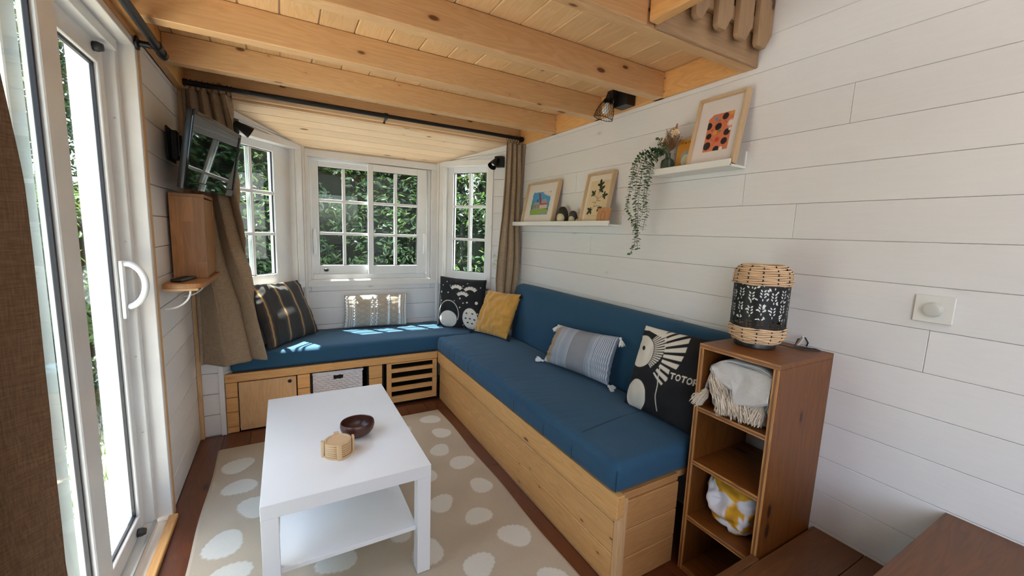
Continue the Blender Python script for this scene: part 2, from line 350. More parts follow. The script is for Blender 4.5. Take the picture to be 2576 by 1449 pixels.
# right wall: white boards
JR = [(-2.276, 1.85), (-1.923, 1.57), (-2.139, 1.44), (-2.566, 1.02), (-1.622, 0.89), (-0.94, 1.30), (-0.753, 1.71), (-3.3, 1.97), (-3.1, 0.6), (-1.2, 2.3), (-2.9, 1.3)]
g = G(); planks(g, 'x', -6.0, 0.0, -0.02, 3.3, 0.1352, 0.0, 0.012, joints=JR, off=0.955, gap=0.0011, M=MYZr)
slab(g, -6.05, 0.62, -0.12, 3.4, 0.0125, 0.06, M=MYZr)
struct(g.obj('wall_right', M_wallY))
# left wall with door opening
hole = [(-2.12, -0.80, 0.0, 2.01), (-5.0, -3.6, 0.9, 1.9)]
g = G(); planks(g, 'x', -0.755, -0.001, 0.0, 2.058, 0.1352, 0.0, 0.012, off=0.005, gap=0.003, bev=0.002, M=MYZ @ Matrix.Translation((0, 0, 0)) if False else Matrix.Translation((-W, 0, 0)) @ MYZ)
planks(g, 'x', -0.80, -0.755, 2.03, 2.058, 1, 0.0, 0.012, M=Matrix.Translation((-W, 0, 0)) @ MYZ)
planks(g, 'x', -6.0, -2.14, 0.0, 2.9, 0.1352, 0.0, 0.012, holes=hole, off=0.005, M=Matrix.Translation((-W, 0, 0)) @ MYZ)
planks(g, 'x', -2.14, -0.755, 2.035, 2.9, 0.1352, 0.0, 0.012, off=0.005, M=Matrix.Translation((-W, 0, 0)) @ MYZ)
slab(g, -6.05, 0.0, -0.12, 3.4, 0.0125, 0.07, holes=hole, M=Matrix.Translation((-W, 0, 0)) @ MYZ)
struct(g.obj('wall_left', M_wallY))
# rear wall with an unseen opening added to let light in, loft end wall, roof
g = G(); planks(g, 'x', -W, 0, 0, 3.3, 0.1352, -6.05, 0.05, holes=[(-2.0, -0.2, 0.95, 2.05)], off=0.005)
struct(g.obj('wall_rear', M_wallX))
g = G(); slab(g, -W-0.08, 0.08, 2.2, 3.4, 0.0, 0.05); struct(g.obj('wall_loft', M_wallX))
g = G(); g.box(-W-0.1, 0.1, -6.1, 0.1, 3.4, 3.45)
g.box(-2.78, -W-0.08, -3.4, 0.1, 2.30, 2.34)
struct(g.obj('ceiling_roof', M_trim))
# loft floor seen from below
g = G(); planks(g, 'x', -1.93, -0.0, -W+0.03, -0.001, 0.1423, 2.182, 0.018, off=-2.15, gap=0.003, M=MXYu, bev=0.004)
planks(g, 'x', -3.3, -1.93, -W+0.03, -0.645, 0.1423, 2.182, 0.018, off=-2.15, gap=0.003, M=MXYu, bev=0.004)
struct(g.obj('ceiling', M_pineY))
# bay ceiling (slopes down to the window)
ang = math.atan2(0.127, 0.55); LB = math.hypot(0.55, 0.127)
Mb = Matrix.Translation((0, 0, 2.052)) @ Matrix.Rotation(-ang, 4, 'X') @ Matrix(((1, 0, 0, 0), (0, 0, 1, 0), (0, 1, 0, 0), (0, 0, 0, 1)))
g = G(); planks(g, 'x', -2.16, -0.05, 0.0, LB+0.06, 0.098, 0.0, 0.014, off=0.02, gap=0.0022, M=Mb, bev=0.002)
slab(g, -2.25, 0.05, -0.02, LB+0.05, 0.0145, 0.05, M=Mb)
for p_, q_ in (((XL, YB), (-2.095, 0.0)), ((XR, YB), (-0.12, 0.0))):
    d_ = Vector((q_[0]-p_[0], q_[1]-p_[1], 0)).normalized(); n_ = Vector((-d_.y, d_.x, 0)); n_ = n_ if n_.y > 0 else -n_
    bmesh.ops.bisect_plane(g.bm, geom=g.bm.verts[:] + g.bm.edges[:] + g.bm.faces[:], plane_co=Vector((p_[0], p_[1], 0)) + n_*0.085, plane_no=n_, clear_outer=True)
struct(g.obj('ceiling', M_baypine))
# stub of end wall left of the bay and the posts
g = G(); planks(g, 'x', -W, -2.10, 0.0, 2.06, 0.1352, 0.0, 0.012, off=0.005, gap=0.003); slab(g, -W-0.08, -2.10, -0.12, 2.2, 0.0125, 0.06)
g.box(-2.122, -2.094, -0.010, 0.06, 0.0, 1.95, 0.002)
struct(g.obj('wall_end_left', M_wallX))
g = G(); planks(g, 'x', -0.115, 0.0, 0.0, 2.06, 0.1352, 0.0, 0.012, off=0.012); slab(g, -0.115, 0.08, -0.12, 2.2, 0.0125, 0.06)
struct(g.obj('wall_end_right', M_wallX))
g = G(); g.box(-W+0.001, -W+0.022, -0.024, -0.001, 0.0, 2.057, 0.002); struct(g.obj('trim_1', M_pineZ))
# pine strip and white casing round the door
g = G(); g.box(-W-0.002, -W+0.010, -0.775, -0.748, 0.0, 2.045, 0.0015); g.box(-W-0.002, -W+0.010, -2.14, -0.748, 2.033, 2.058, 0.0015)
struct(g.obj('trim_2', M_pineZ))
g = G(); g.box(-W-0.085, -W+0.008, -0.805, -0.7755, 0.0, 2.032, 0.002); g.box(-W-0.085, -W+0.008, -2.14, -0.805, 2.003, 2.032, 0.002); g.box(-W-0.085, -W+0.008, -2.14, -2.105, 0.0, 2.002, 0.002)
struct(g.obj('trim_3', M_trim))
g = G(); g.box(-W-0.005, -W+0.028, -2.12, -0.80, 0.0, 0.022, 0.003); struct(g.obj('trim_4', M_benchY))

# joists
def joist(y0, y1, label, x0=-W+0.036, x1=-0.001, z0=2.058, z1=2.181, m=None):
    g = G(); g.box(x0, x1, y0, y1, z0, z1, 0.003); o = g.obj('ceiling_joist', m or M_pineX); tag(o, label, 'beam', 'pine joists under the loft floor'); return o
joist(-0.512, -0.450, 'pine ceiling joist nearest the bay window header, second from the end wall')
joist(-0.985, -0.923, 'pine ceiling joist in the middle, running to the wire mesh spotlight')
joist(-1.456, -1.394, 'knotty pine ceiling joist next behind the loft edge beam')
g = G(); g.box(-W+0.036, -0.001, -1.911, -1.863, 2.056, 2.181, 0.003); g.box(-W+0.036, -0.646, -1.925, -1.911, 2.056, 2.181, 0.002); tag(g.obj('loft_edge_beam', M_pineX), 'pine beam at the open loft edge, carrying the railing pickets', 'beam')
g = G(); g.box(-0.598, -0.001, -1.9255, -1.9115, 2.0565, 2.30, 0.003); tag(g.obj('loft_edge_board', M_board_shade), 'shade-darkened facing board of the loft edge behind the pickets', 'board')
g = G(); g.box(-W+0.001, -0.001, 0.0, 0.045, 2.056, 2.20, 0.003); tag(g.obj('header_beam', M_pineX), 'pine header beam over the bay window, behind the long curtain rod', 'beam')
g = G(); g.box(-W+0.001, -W+0.035, -3.3, -0.001, 2.058, 2.181, 0.003); tag(g.obj('rim_board', M_benchY), 'pine rim board along the left wall above the door curtain rod', 'board')
g = G(); g.box(-0.022, -0.0005, -1.863, -0.001, 2.058, 2.1815, 0.002)
for y in (-1.387, -0.92, -0.44): 
    for z in (2.085, 2.15): g.mi = 1; g.lathe([(0, 0), (0.005, 0), (0.005, 0.002), (0, 0.0025)], Matrix.Translation((-0.022, y-0.075, z)) @ Matrix.Rotation(-PI/2, 4, 'Y'), 10)
tag(g.obj('rim_board', [M_benchY, M_steel]), 'knotty pine rim board on top of the white right wall between the joists', 'board')
g = G(); g.box(-0.645, -0.60, -3.3, -1.9265, 2.062, 2.181, 0.006); tag(g.obj('trimmer_beam', M_benchY), 'yellowish pine trimmer beam beside the open stairwell, left of the pickets', 'beam')
# railing pickets in front of the loft edge
for i, (x0, x1, zb, w_) in enumerate([(-0.465, -0.395, 2.112, 0), (-0.345, -0.262, 2.110, 0), (-0.222, -0.135, 2.108, 0), (-0.097, -0.004, 2.108, 0)]):
    g = G(); wv = 0.004
    pts = [(x0, zb+0.012), (x0+0.012, zb), (x1-0.035, zb), (x1, zb+0.055), (x1+wv, zb+0.3), (x1, 3.05), (x0+wv, 3.05), (x0-wv, zb+0.35)]
    g.prism(pts, 0.022, Matrix.Translation((0, -1.949, 0)) @ Matrix.Rotation(PI/2, 4, 'X') @ Matrix.Translation((0, 0, 0)), 0.004, 2)
    o = g.obj('railing_picket', M_picket)
    tag(o, ['weathered picket with chamfered foot, leftmost beside the trimmer beam', 'weathered picket second from the left on the loft edge', 'weathered picket second from the white right wall', 'wide weathered picket against the white right wall'][i], 'picket', 'pickets of the loft railing')
g = G(); g.box(-0.60, -0.001, -1.948, -1.926, 2.175, 2.225, 0.003)
tag(g.obj('railing_rail', M_picket), 'horizontal wooden rail that carries the pickets at the loft edge', 'railing')
# raised steps at the right
g = G(); planks(g, 'x', -0.62, -0.0, -2.665, -2.345, 0.16, 0.0, 0.02, off=-2.665, M=Matrix(((1, 0, 0, 0), (0, 0, 1, 0), (0, -1, 0, 0.271), (0, 0, 0, 1))))
g.mi = 1; g.box(-0.62, 0, -2.665, -2.345, 0, 0.25); g.mi = 0; g.box(-0.66, -0.358, -2.3445, -2.316, 0.0, 0.272, 0.003); g.mi = 0; g.box(-0.64, -0.6205, -2.665, -2.3445, 0, 0.271, 0.002)
struct(g.obj('floor_step', [M_step, M_dark]))
g = G(); planks(g, 'x', -0.64, -0.0, -3.3, -2.669, 0.21, 0.0, 0.022, off=-3.3, M=Matrix(((1, 0, 0, 0), (0, 0, 1, 0), (0, -1, 0, 0.5456), (0, 0, 0, 1))))
g.box(-0.62, 0, -3.3, -2.672, 0, 0.523)
struct(g.obj('floor_step', [M_step, M_dark]))

# ---- windows of the bay
def panelM(p, q):
    d = Vector((q[0]-p[0], q[1]-p[1], 0)); L = d.length; d.normalize(); n = Vector((-d.y, d.x, 0))
    if n.y < 0: n = -n
    return Matrix(((d.x, n.x, 0, p[0]), (d.y, n.y, 0, p[1]), (0, 0, 1, 0), (0, 0, 0, 1))), L
ML, LL = panelM((XL, YB), (-2.095, 0.0)); MC, LC = panelM((XL, YB), (XR, YB)); MR, LR = panelM((XR, YB), (-0.12, 0.0))
def ring(g, a0, a1, b0, b1, w, c0, c1, M, bev=0.002, wt=None, wb=None, wl=None, wr=None):
    wt = w if wt is None else wt; wb = w if wb is None else wb; wl = w if wl is None else wl; wr = w if wr is None else wr
    g.box(a0, a0+wl, c0, c1, b0, b1, bev, M); g.box(a1-wr, a1, c0, c1, b0, b1, bev, M)
    g.box(a0+wl, a1-wr, c0, c1, b1-wt, b1, bev, M); g.box(a0+wl, a1-wr, c0, c1, b0, b0+wb, bev, M)
def pane(parent, a0, a1, b0, b1, c, M):
    g = G(); g.box(a0, a1, c, c+0.004, b0, b1, 0, M); return g.obj('glass', M_glass, parent)
def bars(parent, a0, a1, b0, b1, ca, cb, c, M, w=0.022):
    g = G()
    for cc in (c-0.008, c+0.022):
        for x in ca: g.box(x-w/2, x+w/2, cc, cc+0.008, b0, b1, 0.0015, M)
        for z in cb: g.box(a0, a1, cc-0.001, cc+0.009, z-w/2, z+w/2, 0.0015, M)
    return g.obj('glazing_bars', M_pvc, parent)
def baywall(name, M, L, op, zo=0.0):
    h = [(op[0], op[1], op[2], op[3])]
    g = G(); planks(g, 'x', 0.0, L, 0.38, 2.08, 0.1365, 0.0, 0.012, holes=h, off=0.823-0.1365*6, M=M)
    slab(g, -0.02, L-0.01, -0.12, 2.16, 0.0125, 0.09, holes=h, M=M); struct(g.obj(name, M_wallX))
baywall('wall_bay_left', ML, LL, (0.07, 0.67, 0.905, 1.905)); baywall('wall_bay_center', MC, LC, (0.04, 1.015, 0.905, 1.868)); baywall('wall_bay_right', MR, LR, (0.062, 0.507, 0.905, 1.905))
def sidewin(name, M, op, gl, casing, ztop):
    t = bpy.data.objects.new(name, None); t.location = M @ Vector((op[0], 0, op[2])); COL.objects.link(t); struct(t)
    g = G()   # casing boards
    g.box(casing[0], casing[1], -0.014, -0.0005, op[3]-0.004, ztop, 0.002, M); g.box(casing[0], casing[1], -0.014, -0.0005, 0.862, op[2]+0.003, 0.002, M)
    g.box(casing[0], op[0]+0.003, -0.014, -0.0005, op[2]+0.003, op[3]-0.004, 0.002, M); g.box(op[1]-0.003, casing[1], -0.014, -0.0005, op[2]+0.003, op[3]-0.004, 0.002, M)
    ring(g, op[0]+0.001, op[1]-0.001, op[2]+0.001, op[3]-0.001, 0.006, 0.0, 0.095, M, 0.001)
    g.obj('window_casing', M_trim, t)
    g = G(); ring(g, op[0]+0.004, op[1]-0.004, op[2]+0.004, op[3]-0.004, 0, 0.048, 0.10, M, 0.003, wt=op[3]-0.004-gl[3], wb=gl[2]-op[2]-0.004, wl=gl[0]-op[0]-0.004, wr=op[1]-0.004-gl[1]); 
    g.obj('window_frame', M_pvc, t)
    g = G(); ring(g, gl[0], gl[1], gl[2], gl[3], 0.004, 0.062, 0.072, M, 0); g.obj('gasket', M_gasket, t)
    pane(t, gl[0]+0.004, gl[1]-0.004, gl[2]+0.004, gl[3]-0.004, 0.066, M)
    m = (gl[0]+gl[1])/2; h = gl[3]-gl[2]; bars(t, gl[0]+0.002, gl[1]-0.002, gl[2]+0.003, gl[3]-0.003, [m], [gl[2]+h*0.333, gl[2]+h*0.665], 0.066, M)
    return t
sidewin('window_1', ML, (0.07, 0.67, 0.908, 1.902), (0.222, 0.590, 0.985, 1.848), (0.018, 0.71), 1.945)
sidewin('window_3', MR, (0.062, 0.507, 0.908, 1.902), (0.124, 0.454, 0.985, 1.848), (0.018, 0.552), 1.945)
# raking trim boards along the sloping bay ceiling on both sides
for k, (M, L) in enumerate(((ML, LL), (MR, LR))):
    g = G(); g.prism([(0.10, 1.930), (L, 2.052), (L, 2.005), (0.30, 1.946), (0.10, 1.942)][::-1] if False else [(0.06, 1.942), (0.30, 1.946), (L-0.01, 2.002), (L-0.01, 2.048), (0.06, 1.936)], 0.012, M @ Matrix(((1, 0, 0, 0), (0, 0, -1, -0.0005), (0, 1, 0, 0), (0, 0, 0, 1))), 0)
    struct(g.obj('trim_%d' % (5+k), M_trim))
g = G()
for M, x in ((ML, 0.0), (MC, 0.0), (MC, LC), (MR, 0.0)): g.box(x-0.012, x+0.016 if x == 0 else x+0.012, -0.020, 0.0, 0.40, 1.93, 0.002, M)
struct(g.obj('trim_7', M_trim))
# centre sliding window (two sashes)
t = bpy.data.objects.new('window_2', None); t.location = MC @ Vector((0.04, 0, 0.905)); COL.objects.link(t); struct(t)
a0, a1, b0, b1 = 0.040, 1.015, 0.905, 1.868
g = G(); g.box(0.018, 1.065, -0.012, -0.0005, b1-0.004, 1.918, 0.002, MC); g.box(0.018, 1.065, -0.016, -0.0005, 0.862, b0+0.003, 0.002, MC)
g.box(0.018, a0+0.002, -0.012, -0.0005, b0+0.003, b1-0.004, 0.002, MC); g.box(a1-0.002, 1.065, -0.012, -0.0005, b0+0.003, b1-0.004, 0.002, MC)
g.box(a0+0.001, a1-0.001, -0.004, 0.05, b0+0.001, b0+0.012, 0.002, MC); g.obj('window_casing', M_trim, t)
g = G(); ring(g, a0+0.002, a1-0.002, b0+0.012, b1-0.002, 0.02, 0.018, 0.10, MC, 0.003, wb=0.040, wt=0.022, wl=0.018, wr=0.035); g.obj('window_frame', M_pvc, t)
def sash(label, s0, s1, c, gl, hx, hz, stop=False):
    g = G(); ring(g, s0, s1, 0.957, 1.858, 0, c, c+0.034, MC, 0.003, wl=gl[0]-s0, wr=s1-gl[1], wb=gl[2]-0.957, wt=1.858-gl[3]); sa = g.obj('sash', M_pvc, t)
    g = G(); ring(g, gl[0], gl[1], gl[2], gl[3], 0.004, c+0.006, c+0.016, MC, 0); g.obj('gasket', M_gasket, sa)
    pane(sa, gl[0]+0.003, gl[1]-0.003, gl[2]+0.003, gl[3]-0.003, c+0.010, MC); m = (gl[0]+gl[1])/2; h = gl[3]-gl[2]
    bars(sa, gl[0]+0.002, gl[1]-0.002, gl[2]+0.003, gl[3]-0.003, [m], [gl[2]+h*0.33, gl[2]+h*0.665], c+0.010, MC)
    g = G(); pts = [MC @ Vector((hx, c-0.008-0.030*math.sin(PI*k/10)**0.6, hz-0.095+0.19*k/10)) for k in range(11)]
    g.tube(pts, [0.007+0.007*math.sin(PI*k/10) for k in range(11)], 10); g.box(hx-0.011, hx+0.011, c-0.008, c-0.0005, hz-0.10, hz+0.10, 0.004, MC)
    g.mi = 1; g.box(hx-0.006, hx+0.006, c-0.0095, c-0.008, hz-0.02, hz+0.02, 0.001, MC); g.obj('handle', [M_pvc, M_gasket], sa)
sash('l', 0.058, 0.500, 0.036, (0.112, 0.484, 1.030, 1.803), 0.075, 1.22); sash('r', 0.478, 0.972, -0.004, (0.519, 0.888, 1.030, 1.803), 0.946, 1.22)
g = G(); g.ball((0.155, 0.024, 0.992), 0.014, 1.3, 0.9, 0.9, MC); g.obj('door_stop', M_black, t)

# ---- sliding glass door at the left
t = bpy.data.objects.new('door_1', None); t.location = (-2.30, -1.45, 0.02); COL.objects.link(t); struct(t)
g = G(); x0, x1 = -2.400, -2.262
g.box(x0, x1-0.008, -0.845, -0.806, 0.02, 2.0, 0.002); g.box(x0, -2.306, -0.86, -0.83, 0.02, 1.99, 0.002); g.box(x0, x1, -2.104, -2.07, 0.02, 2.0, 0.002); g.box(x0, x1, -2.07, -0.845, 1.962, 2.002, 0.002)
g.box(x0, x1, -2.07, -0.845, 0.012, 0.034, 0.002)
for z in (0.45, 0.78, 1.25, 1.72): g.mi = 1; g.lathe([(0, 0), (0.004, 0), (0.004, 0.001), (0, 0.0012)], Matrix.Translation((-2.285, -0.8455, z)) @ Matrix.Rotation(PI/2, 4, 'X'), 10)
g.obj('door_frame', [M_pvc, M_steel], t)
g = G(); g.box(-2.272, -2.262, -2.07, -0.85, 0.034, 0.044, 0.001); g.box(-2.318, -2.308, -2.07, -0.85, 0.034, 0.044, 0.001); g.obj('track', M_alu, t)
def dsash(y0, y1, x, s0, s1, zb=0.045, zt=1.965, far=True):
    g = G()
    for (ya, yb, za, zb_) in ((y1-s1, y1, zb, zt), (y0, y0+s0, zb, zt), (y0+s0, y1-s1, zt-0.075, zt), (y0+s0, y1-s1, zb, zb+0.072)): g.box(x-0.036, x, ya, yb, za, zb_, 0.003)
    sa = g.obj('door_leaf', M_pvc, t); g = G()
    ya, yb, za, zb_ = y0+s0, y1-s1, zb+0.072, zt-0.075
    for (a, b, c, d) in ((yb-0.009, yb, za, zb_), (ya, ya+0.009, za, zb_), (ya, yb, zb_-0.009, zb_), (ya, yb, za, za+0.009)): g.box(x-0.022, x-0.012, a, b, c, d)
    g.obj('gasket', M_gasket, sa); g = G(); g.box(x-0.020, x-0.016, ya+0.002, yb-0.002, za+0.002, zb_-0.002); g.obj('glass', M_glass, sa); return sa
sa = dsash(-1.52, -0.861, -2.300, 0.075, 0.052)
# handle of far leaf: bow shaped grip on a long plate
g = G(); g.box(-2.3, -2.286, -0.905, -0.869, 0.950, 1.180, 0.006, None, 2)
pts = []; 
for k in range(15):
    a = -PI/2 + PI*k/14*0.97; pts.append((-2.292+0.062*math.cos(a)+0.004, -0.886, 1.085+0.085*math.sin(a)*(1 if math.sin(a) > 0 else 1.05)))
g.tube([(-2.29, -0.886, 1.168)] + pts[::-1][1:-1], 0.0120, 12); g.ball(pts[1], 0.0122, seg=12)
g.obj('door_handle', M_pvc, sa)
g = G(); g.lathe([(0, 0), (0.016, 0), (0.017, 0.012), (0.012, 0.026), (0, 0.028)], Matrix.Translation((-2.298, -0.96, 0.07)) @ Matrix.Rotation(PI/2, 4, 'Y'), 16)
g.lathe([(0, 0), (0.016, 0), (0.017, 0.012), (0.012, 0.026), (0, 0.028)], Matrix.Translation((-2.298, -0.95, 1.935)) @ Matrix.Rotation(PI/2, 4, 'Y'), 16); g.obj('door_stop', M_black, sa)
dsash(-2.07, -1.392, -2.245, 0.07, 0.105)

# ------------------------------------------------------------------ window bench under the bay
t = thing('window_bench', (-1.38, 0.1, 0), 'pine box bench under the bay window with a door, an open bay and slots', 'bench')
g = G(); fr = [(-2.026, -1.690, 0.0, 0.334), (-1.61, -1.223, 0.0, 0.336), (-1.127, -0.7015, 0.0, 0.336)]
planks(g, 'x', -2.092, -0.7015, 0.0, 0.392, 0.098, 0.0, 0.018, holes=fr, off=-0.058, gap=0.003, bev=0.0025)
g.box(-2.092, -0.7015, -0.003, 0.018, 0.338, 0.3925, 0.002); g.obj('front_panel', M_benchX, t)
g = G(); g.prism([(-2.085, 0.02), (-0.13, 0.02), (-0.13, 0.05), (-0.535, 0.535), (-1.585, 0.535)], 0.014, Matrix.Translation((0, 0, 0.378))); g.obj('seat_board', M_benchX, t)
g = G()
for x in (-1.665, -1.613, -1.222, -1.13): g.box(x, x+0.014, 0.018, 0.45, 0.0, 0.378)
g.box(-1.99, -0.7, 0.45, 0.46, 0.0, 0.378); g.box(-0.7, -0.69, 0.018, 0.46, 0.0, 0.378); g.obj('carcass', M_dark, t)  # near-black colour paints the bench's inner shade; right side added to stop light
g = G(); g.box(-2.021, -1.695, -0.001, 0.017, 0.008, 0.330, 0.002); d = g.obj('cabinet_door', M_pineZ, t)
g = G(); g.lathe([(0, 0.001), (0.011, 0.001), (0.011, 0.0), (0.012, -0.001), (0.0135, 0.0)], Matrix.Translation((-1.734, -0.0015, 0.300)) @ Matrix.Rotation(PI/2, 4, 'X'), 20); g.obj('finger_hole', M_black, d)
g = G(); g.box(-1.095, -1.06, -0.002, 0.016, 0.02, 0.334, 0.0015); g.box(-0.738, -0.705, -0.002, 0.016, 0.02, 0.334, 0.0015)
for a, b in ((0.02, 0.070), (0.110, 0.145), (0.183, 0.215), (0.258, 0.288), (0.325, 0.334)): g.box(-1.06, -0.738, -0.002, 0.016, a, b, 0.0015)
g.obj('slatted_door', M_benchX, t, M=None)
# white wicker basket in the open bay
t = thing('wicker_basket', (-1.43, 0.2, 0), 'white wicker storage basket with a cut-out handle, pushed into the window bench', 'basket')
g = G(); g.box(-1.585, -1.272, 0.045, 0.40, 0.002, 0.02); 
def weave(g, x0, x1, y, z0, z1, n, rows, hole=None):
    for r in range(rows):
        z = z0 + (z1-z0)*(r+0.5)/rows; segs = [(x0, x1)]
        if hole and hole[2] < z < hole[3]: segs = [(x0, hole[0]), (hole[1], x1)]
        for a, b in segs:
            m = max(8, int((b-a)/0.0045)); g.tube([(a+(b-a)*k/m, y+0.0045*math.sin(PI*(a+(b-a)*k/m-x0)/(x1-x0)*n + (PI if r % 2 else 0)), z) for k in range(m+1)], (z1-z0)/rows*0.56, 6)
weave(g, -1.588, -1.268, 0.034, 0.008, 0.304, 18, 20, (-1.463, -1.392, 0.255, 0.292))
weave(g, -1.588, -1.268, 0.40, 0.008, 0.304, 18, 14)
for k in range(19):
    x = -1.588 + 0.32*k/18
    if not -1.465 < x < -1.39: g.tube([(x, 0.034, 0.0), (x, 0.034, 0.305)], 0.003, 6)
    else: g.tube([(x, 0.034, 0.0), (x, 0.034, 0.252)], 0.003, 6)
g.obj('wicker_body', M_wwick, t)
G().box(-1.594, -1.584, 0.03, 0.405, 0.004, 0.31, 0.003).obj('side_wall', M_wwick, t); G().box(-1.274, -1.264, 0.03, 0.405, 0.004, 0.31, 0.003).obj('side_wall', M_wwick, t)
g = G(); g.tube([(-1.592, 0.034, 0.312), (-1.264, 0.034, 0.312), (-1.264, 0.402, 0.312), (-1.592, 0.402, 0.312)], 0.009, 8, closed=True); g.tube([(-1.592, 0.030, 0.304), (-1.264, 0.030, 0.304)], 0.005, 8)
g.obj('basket_rim', M_wwick, t)
g = G(); g.tube([(-1.465, 0.034, 0.255), (-1.39, 0.034, 0.255), (-1.39, 0.034, 0.294), (-1.465, 0.034, 0.294)], 0.005, 6, closed=True); g.obj('handle', M_wwick, t)
g = G(); g.box(-1.584, -1.274, 0.048, 0.052, 0.02, 0.30); g.obj('dark_sheet', M_dark, t)  # near-black sheet just behind the front weave

def soft(g, x0, x1, y0, y1, z0, z1, r, puff=0.0, sub=0.03, wr=None, M=None):
    """rounded upholstered block with a fine skin"""
    b = bmesh.new(); nx, ny = max(2, int((x1-x0)/sub)), max(2, int((y1-y0)/sub)); nz = max(3, int((z1-z0)/sub*1.5))
    def side(n, a, c): # more samples near the ends
        base = [a + (c-a)*i/n for i in range(n+1)]; ex = [a + r*(1-math.cos(PI/2*k/6)) for k in range(6)]; ey = [c - r*(1-math.cos(PI/2*k/6)) for k in range(6)]
        out = sorted(set([round(v, 5) for v in ex + ey + [v for v in base if a+r*1.02 < v < c-r*1.02]])); return out
    X, Y, Z = side(nx, x0, x1), side(ny, y0, y1), side(nz, z0, z1)
    def P(x, y, z):
        cx_, cy_, cz_ = min(max(x, x0+r), x1-r), min(max(y, y0+r), y1-r), min(max(z, z0+r), z1-r)
        d = Vector((x-cx_, y-cy_, z-cz_)); 
        p = Vector((cx_, cy_, cz_)) + (d.normalized()*r if d.length > 1e-7 else Vector())
        if d.length < 1e-7: p = Vector((x, y, z))
        if puff: 
            u = min(1, max(0, (p.x-x0)/(x1-x0))); v = min(1, max(0, (p.y-y0)/(y1-y0))); w = (p.z-z0)/(z1-z0); p.z += puff*w*(4*u*(1-u))**0.5*(4*v*(1-v) + 1e-6)**0.25 - puff*0.3*w
        if wr: p += wr(p)
        return p
    cache = {}
    def V(i, j, k):
        key = (i, j, k)
        if key not in cache: cache[key] = b.verts.new(P(X[i], Y[j], Z[k]))
        return cache[key]
    a, c, e = len(X)-1, len(Y)-1, len(Z)-1
    for i in range(a):
        for j in range(c):
            b.faces.new((V(i, j, e), V(i+1, j, e), V(i+1, j+1, e), V(i, j+1, e))); b.faces.new((V(i, j, 0), V(i, j+1, 0), V(i+1, j+1, 0), V(i+1, j, 0)))
    for i in range(a):
        for k in range(e):
            b.faces.new((V(i, 0, k), V(i+1, 0, k), V(i+1, 0, k+1), V(i, 0, k+1))); b.faces.new((V(i, c, k), V(i, c, k+1), V(i+1, c, k+1), V(i+1, c, k)))
    for j in range(c):
        for k in range(e):
            b.faces.new((V(0, j, k), V(0, j, k+1), V(0, j+1, k+1), V(0, j+1, k))); b.faces.new((V(a, j, k), V(a, j+1, k), V(a, j+1, k+1), V(a, j, k+1)))
    g._add(b, M)
# bay seat cushion (trapezoid)
def trap(p):
    f = min(max(p.y/0.54, 0), 1); x = p.x
    l = -2.075 + (0.475)*f; r_ = -0.14 - 0.385*f
    return Vector((l + (x+2.075)/(1.935)*(r_-l) - x, 0, 0.004*noise.noise(Vector((x*5, p.y*6, 0)))*(1 if p.z > 0.48 else 0)))
g = G(); soft(g, -2.075, -0.14, -0.002, 0.543, 0.393, 0.516, 0.034, 0.008, 0.035, trap)
t = thing('bench_cushion', (-1.4, 0.2, 0.393), 'dark blue trapezoid seat cushion on the bench below the bay window', 'cushion')
g.obj('cushion_cover', M_blue, t)
g = G(); g.tube([(-2.05, -0.003, 0.403), (-1.7, -0.006, 0.402), (-1.2, -0.006, 0.402), (-0.72, -0.005, 0.402)], 0.0035, 6); g.obj('piping', M_gasket, t)
# long seat cushion and back cushion of the sofa
def wrinkle(p):
    f = max(0.0, min(1.0, (-0.30-p.x)/0.35)); y = p.y; a = 0.0055*f*(1.25 if y > -0.9 else 0.45)*(1.0 if p.z > 0.42 else 0.3)
    n = noise.noise(Vector((p.x*3.2, y*26 + 7*(p.x+0.7), 1.7)))
    n = -abs(n)*1.5+0.3; low = 0.006*noise.noise(Vector((p.x*3, p.y*2.5, 4.1)))
    return Vector((-a*n*0.7 + 0.0, 0, a*n + low*(1 if p.z > 0.45 else 0)))
t = thing('seat_cushion', (-0.4, -1.0, 0.393), 'long blue seat cushion along the white wall with stitched seams and soft creases', 'cushion')
g = G(); soft(g, -0.712, -0.134, -2.008, -0.004, 0.3935, 0.516, 0.036, 0.010, 0.012, wrinkle); g.obj('cushion_cover', M_blue, t)
def seam(y, bend=0.03):
    g = G()
    pts = [(-0.712, y, 0.41), (-0.7135, y, 0.455), (-0.708, y-0.001, 0.492), (-0.695, y-0.003, 0.511)] + [(-0.66+0.5*k/10, y - 0.003 + bend*math.sin(k/10*1.5), 0.5185+0.005*math.sin(PI*k/10)) for k in range(10)]
    g.tube(pts, 0.0011, 5); g.obj('seam', M_gasket, t)
seam(-1.745, 0.045)
g = G(); g.tube([(-0.7125, -1.25, 0.41), (-0.714, -1.25, 0.455), (-0.709, -1.25, 0.49)], 0.001, 5); g.obj('seam', M_gasket, t); g = G(); g.tube([(-0.7125, -1.53, 0.41), (-0.714, -1.53, 0.455), (-0.709, -1.53, 0.49)], 0.001, 5); g.obj('seam', M_gasket, t)
g = G(); g.tube([(-0.704, -2.001, 0.41), (-0.706, -2.003, 0.45), (-0.70, -1.997, 0.49)], 0.0014, 5); g.obj('seam', M_gasket, t)
t = thing('back_cushion', (-0.07, -1.1, 0.52), 'long blue padded back cushion leaning on the white board wall', 'cushion')
g = G(); soft(g, -0.128, -0.003, -2.034, -0.148, 0.42, 0.938, 0.042, 0.006, 0.045, lambda p: Vector((0.03*(p.z-0.5)/0.43 if p.x < -0.06 and p.z > 0.5 else 0, 0, 0.003*noise.noise(Vector((p.y*3, 0, 0)))))); g.obj('cushion_cover', M_blue, t)
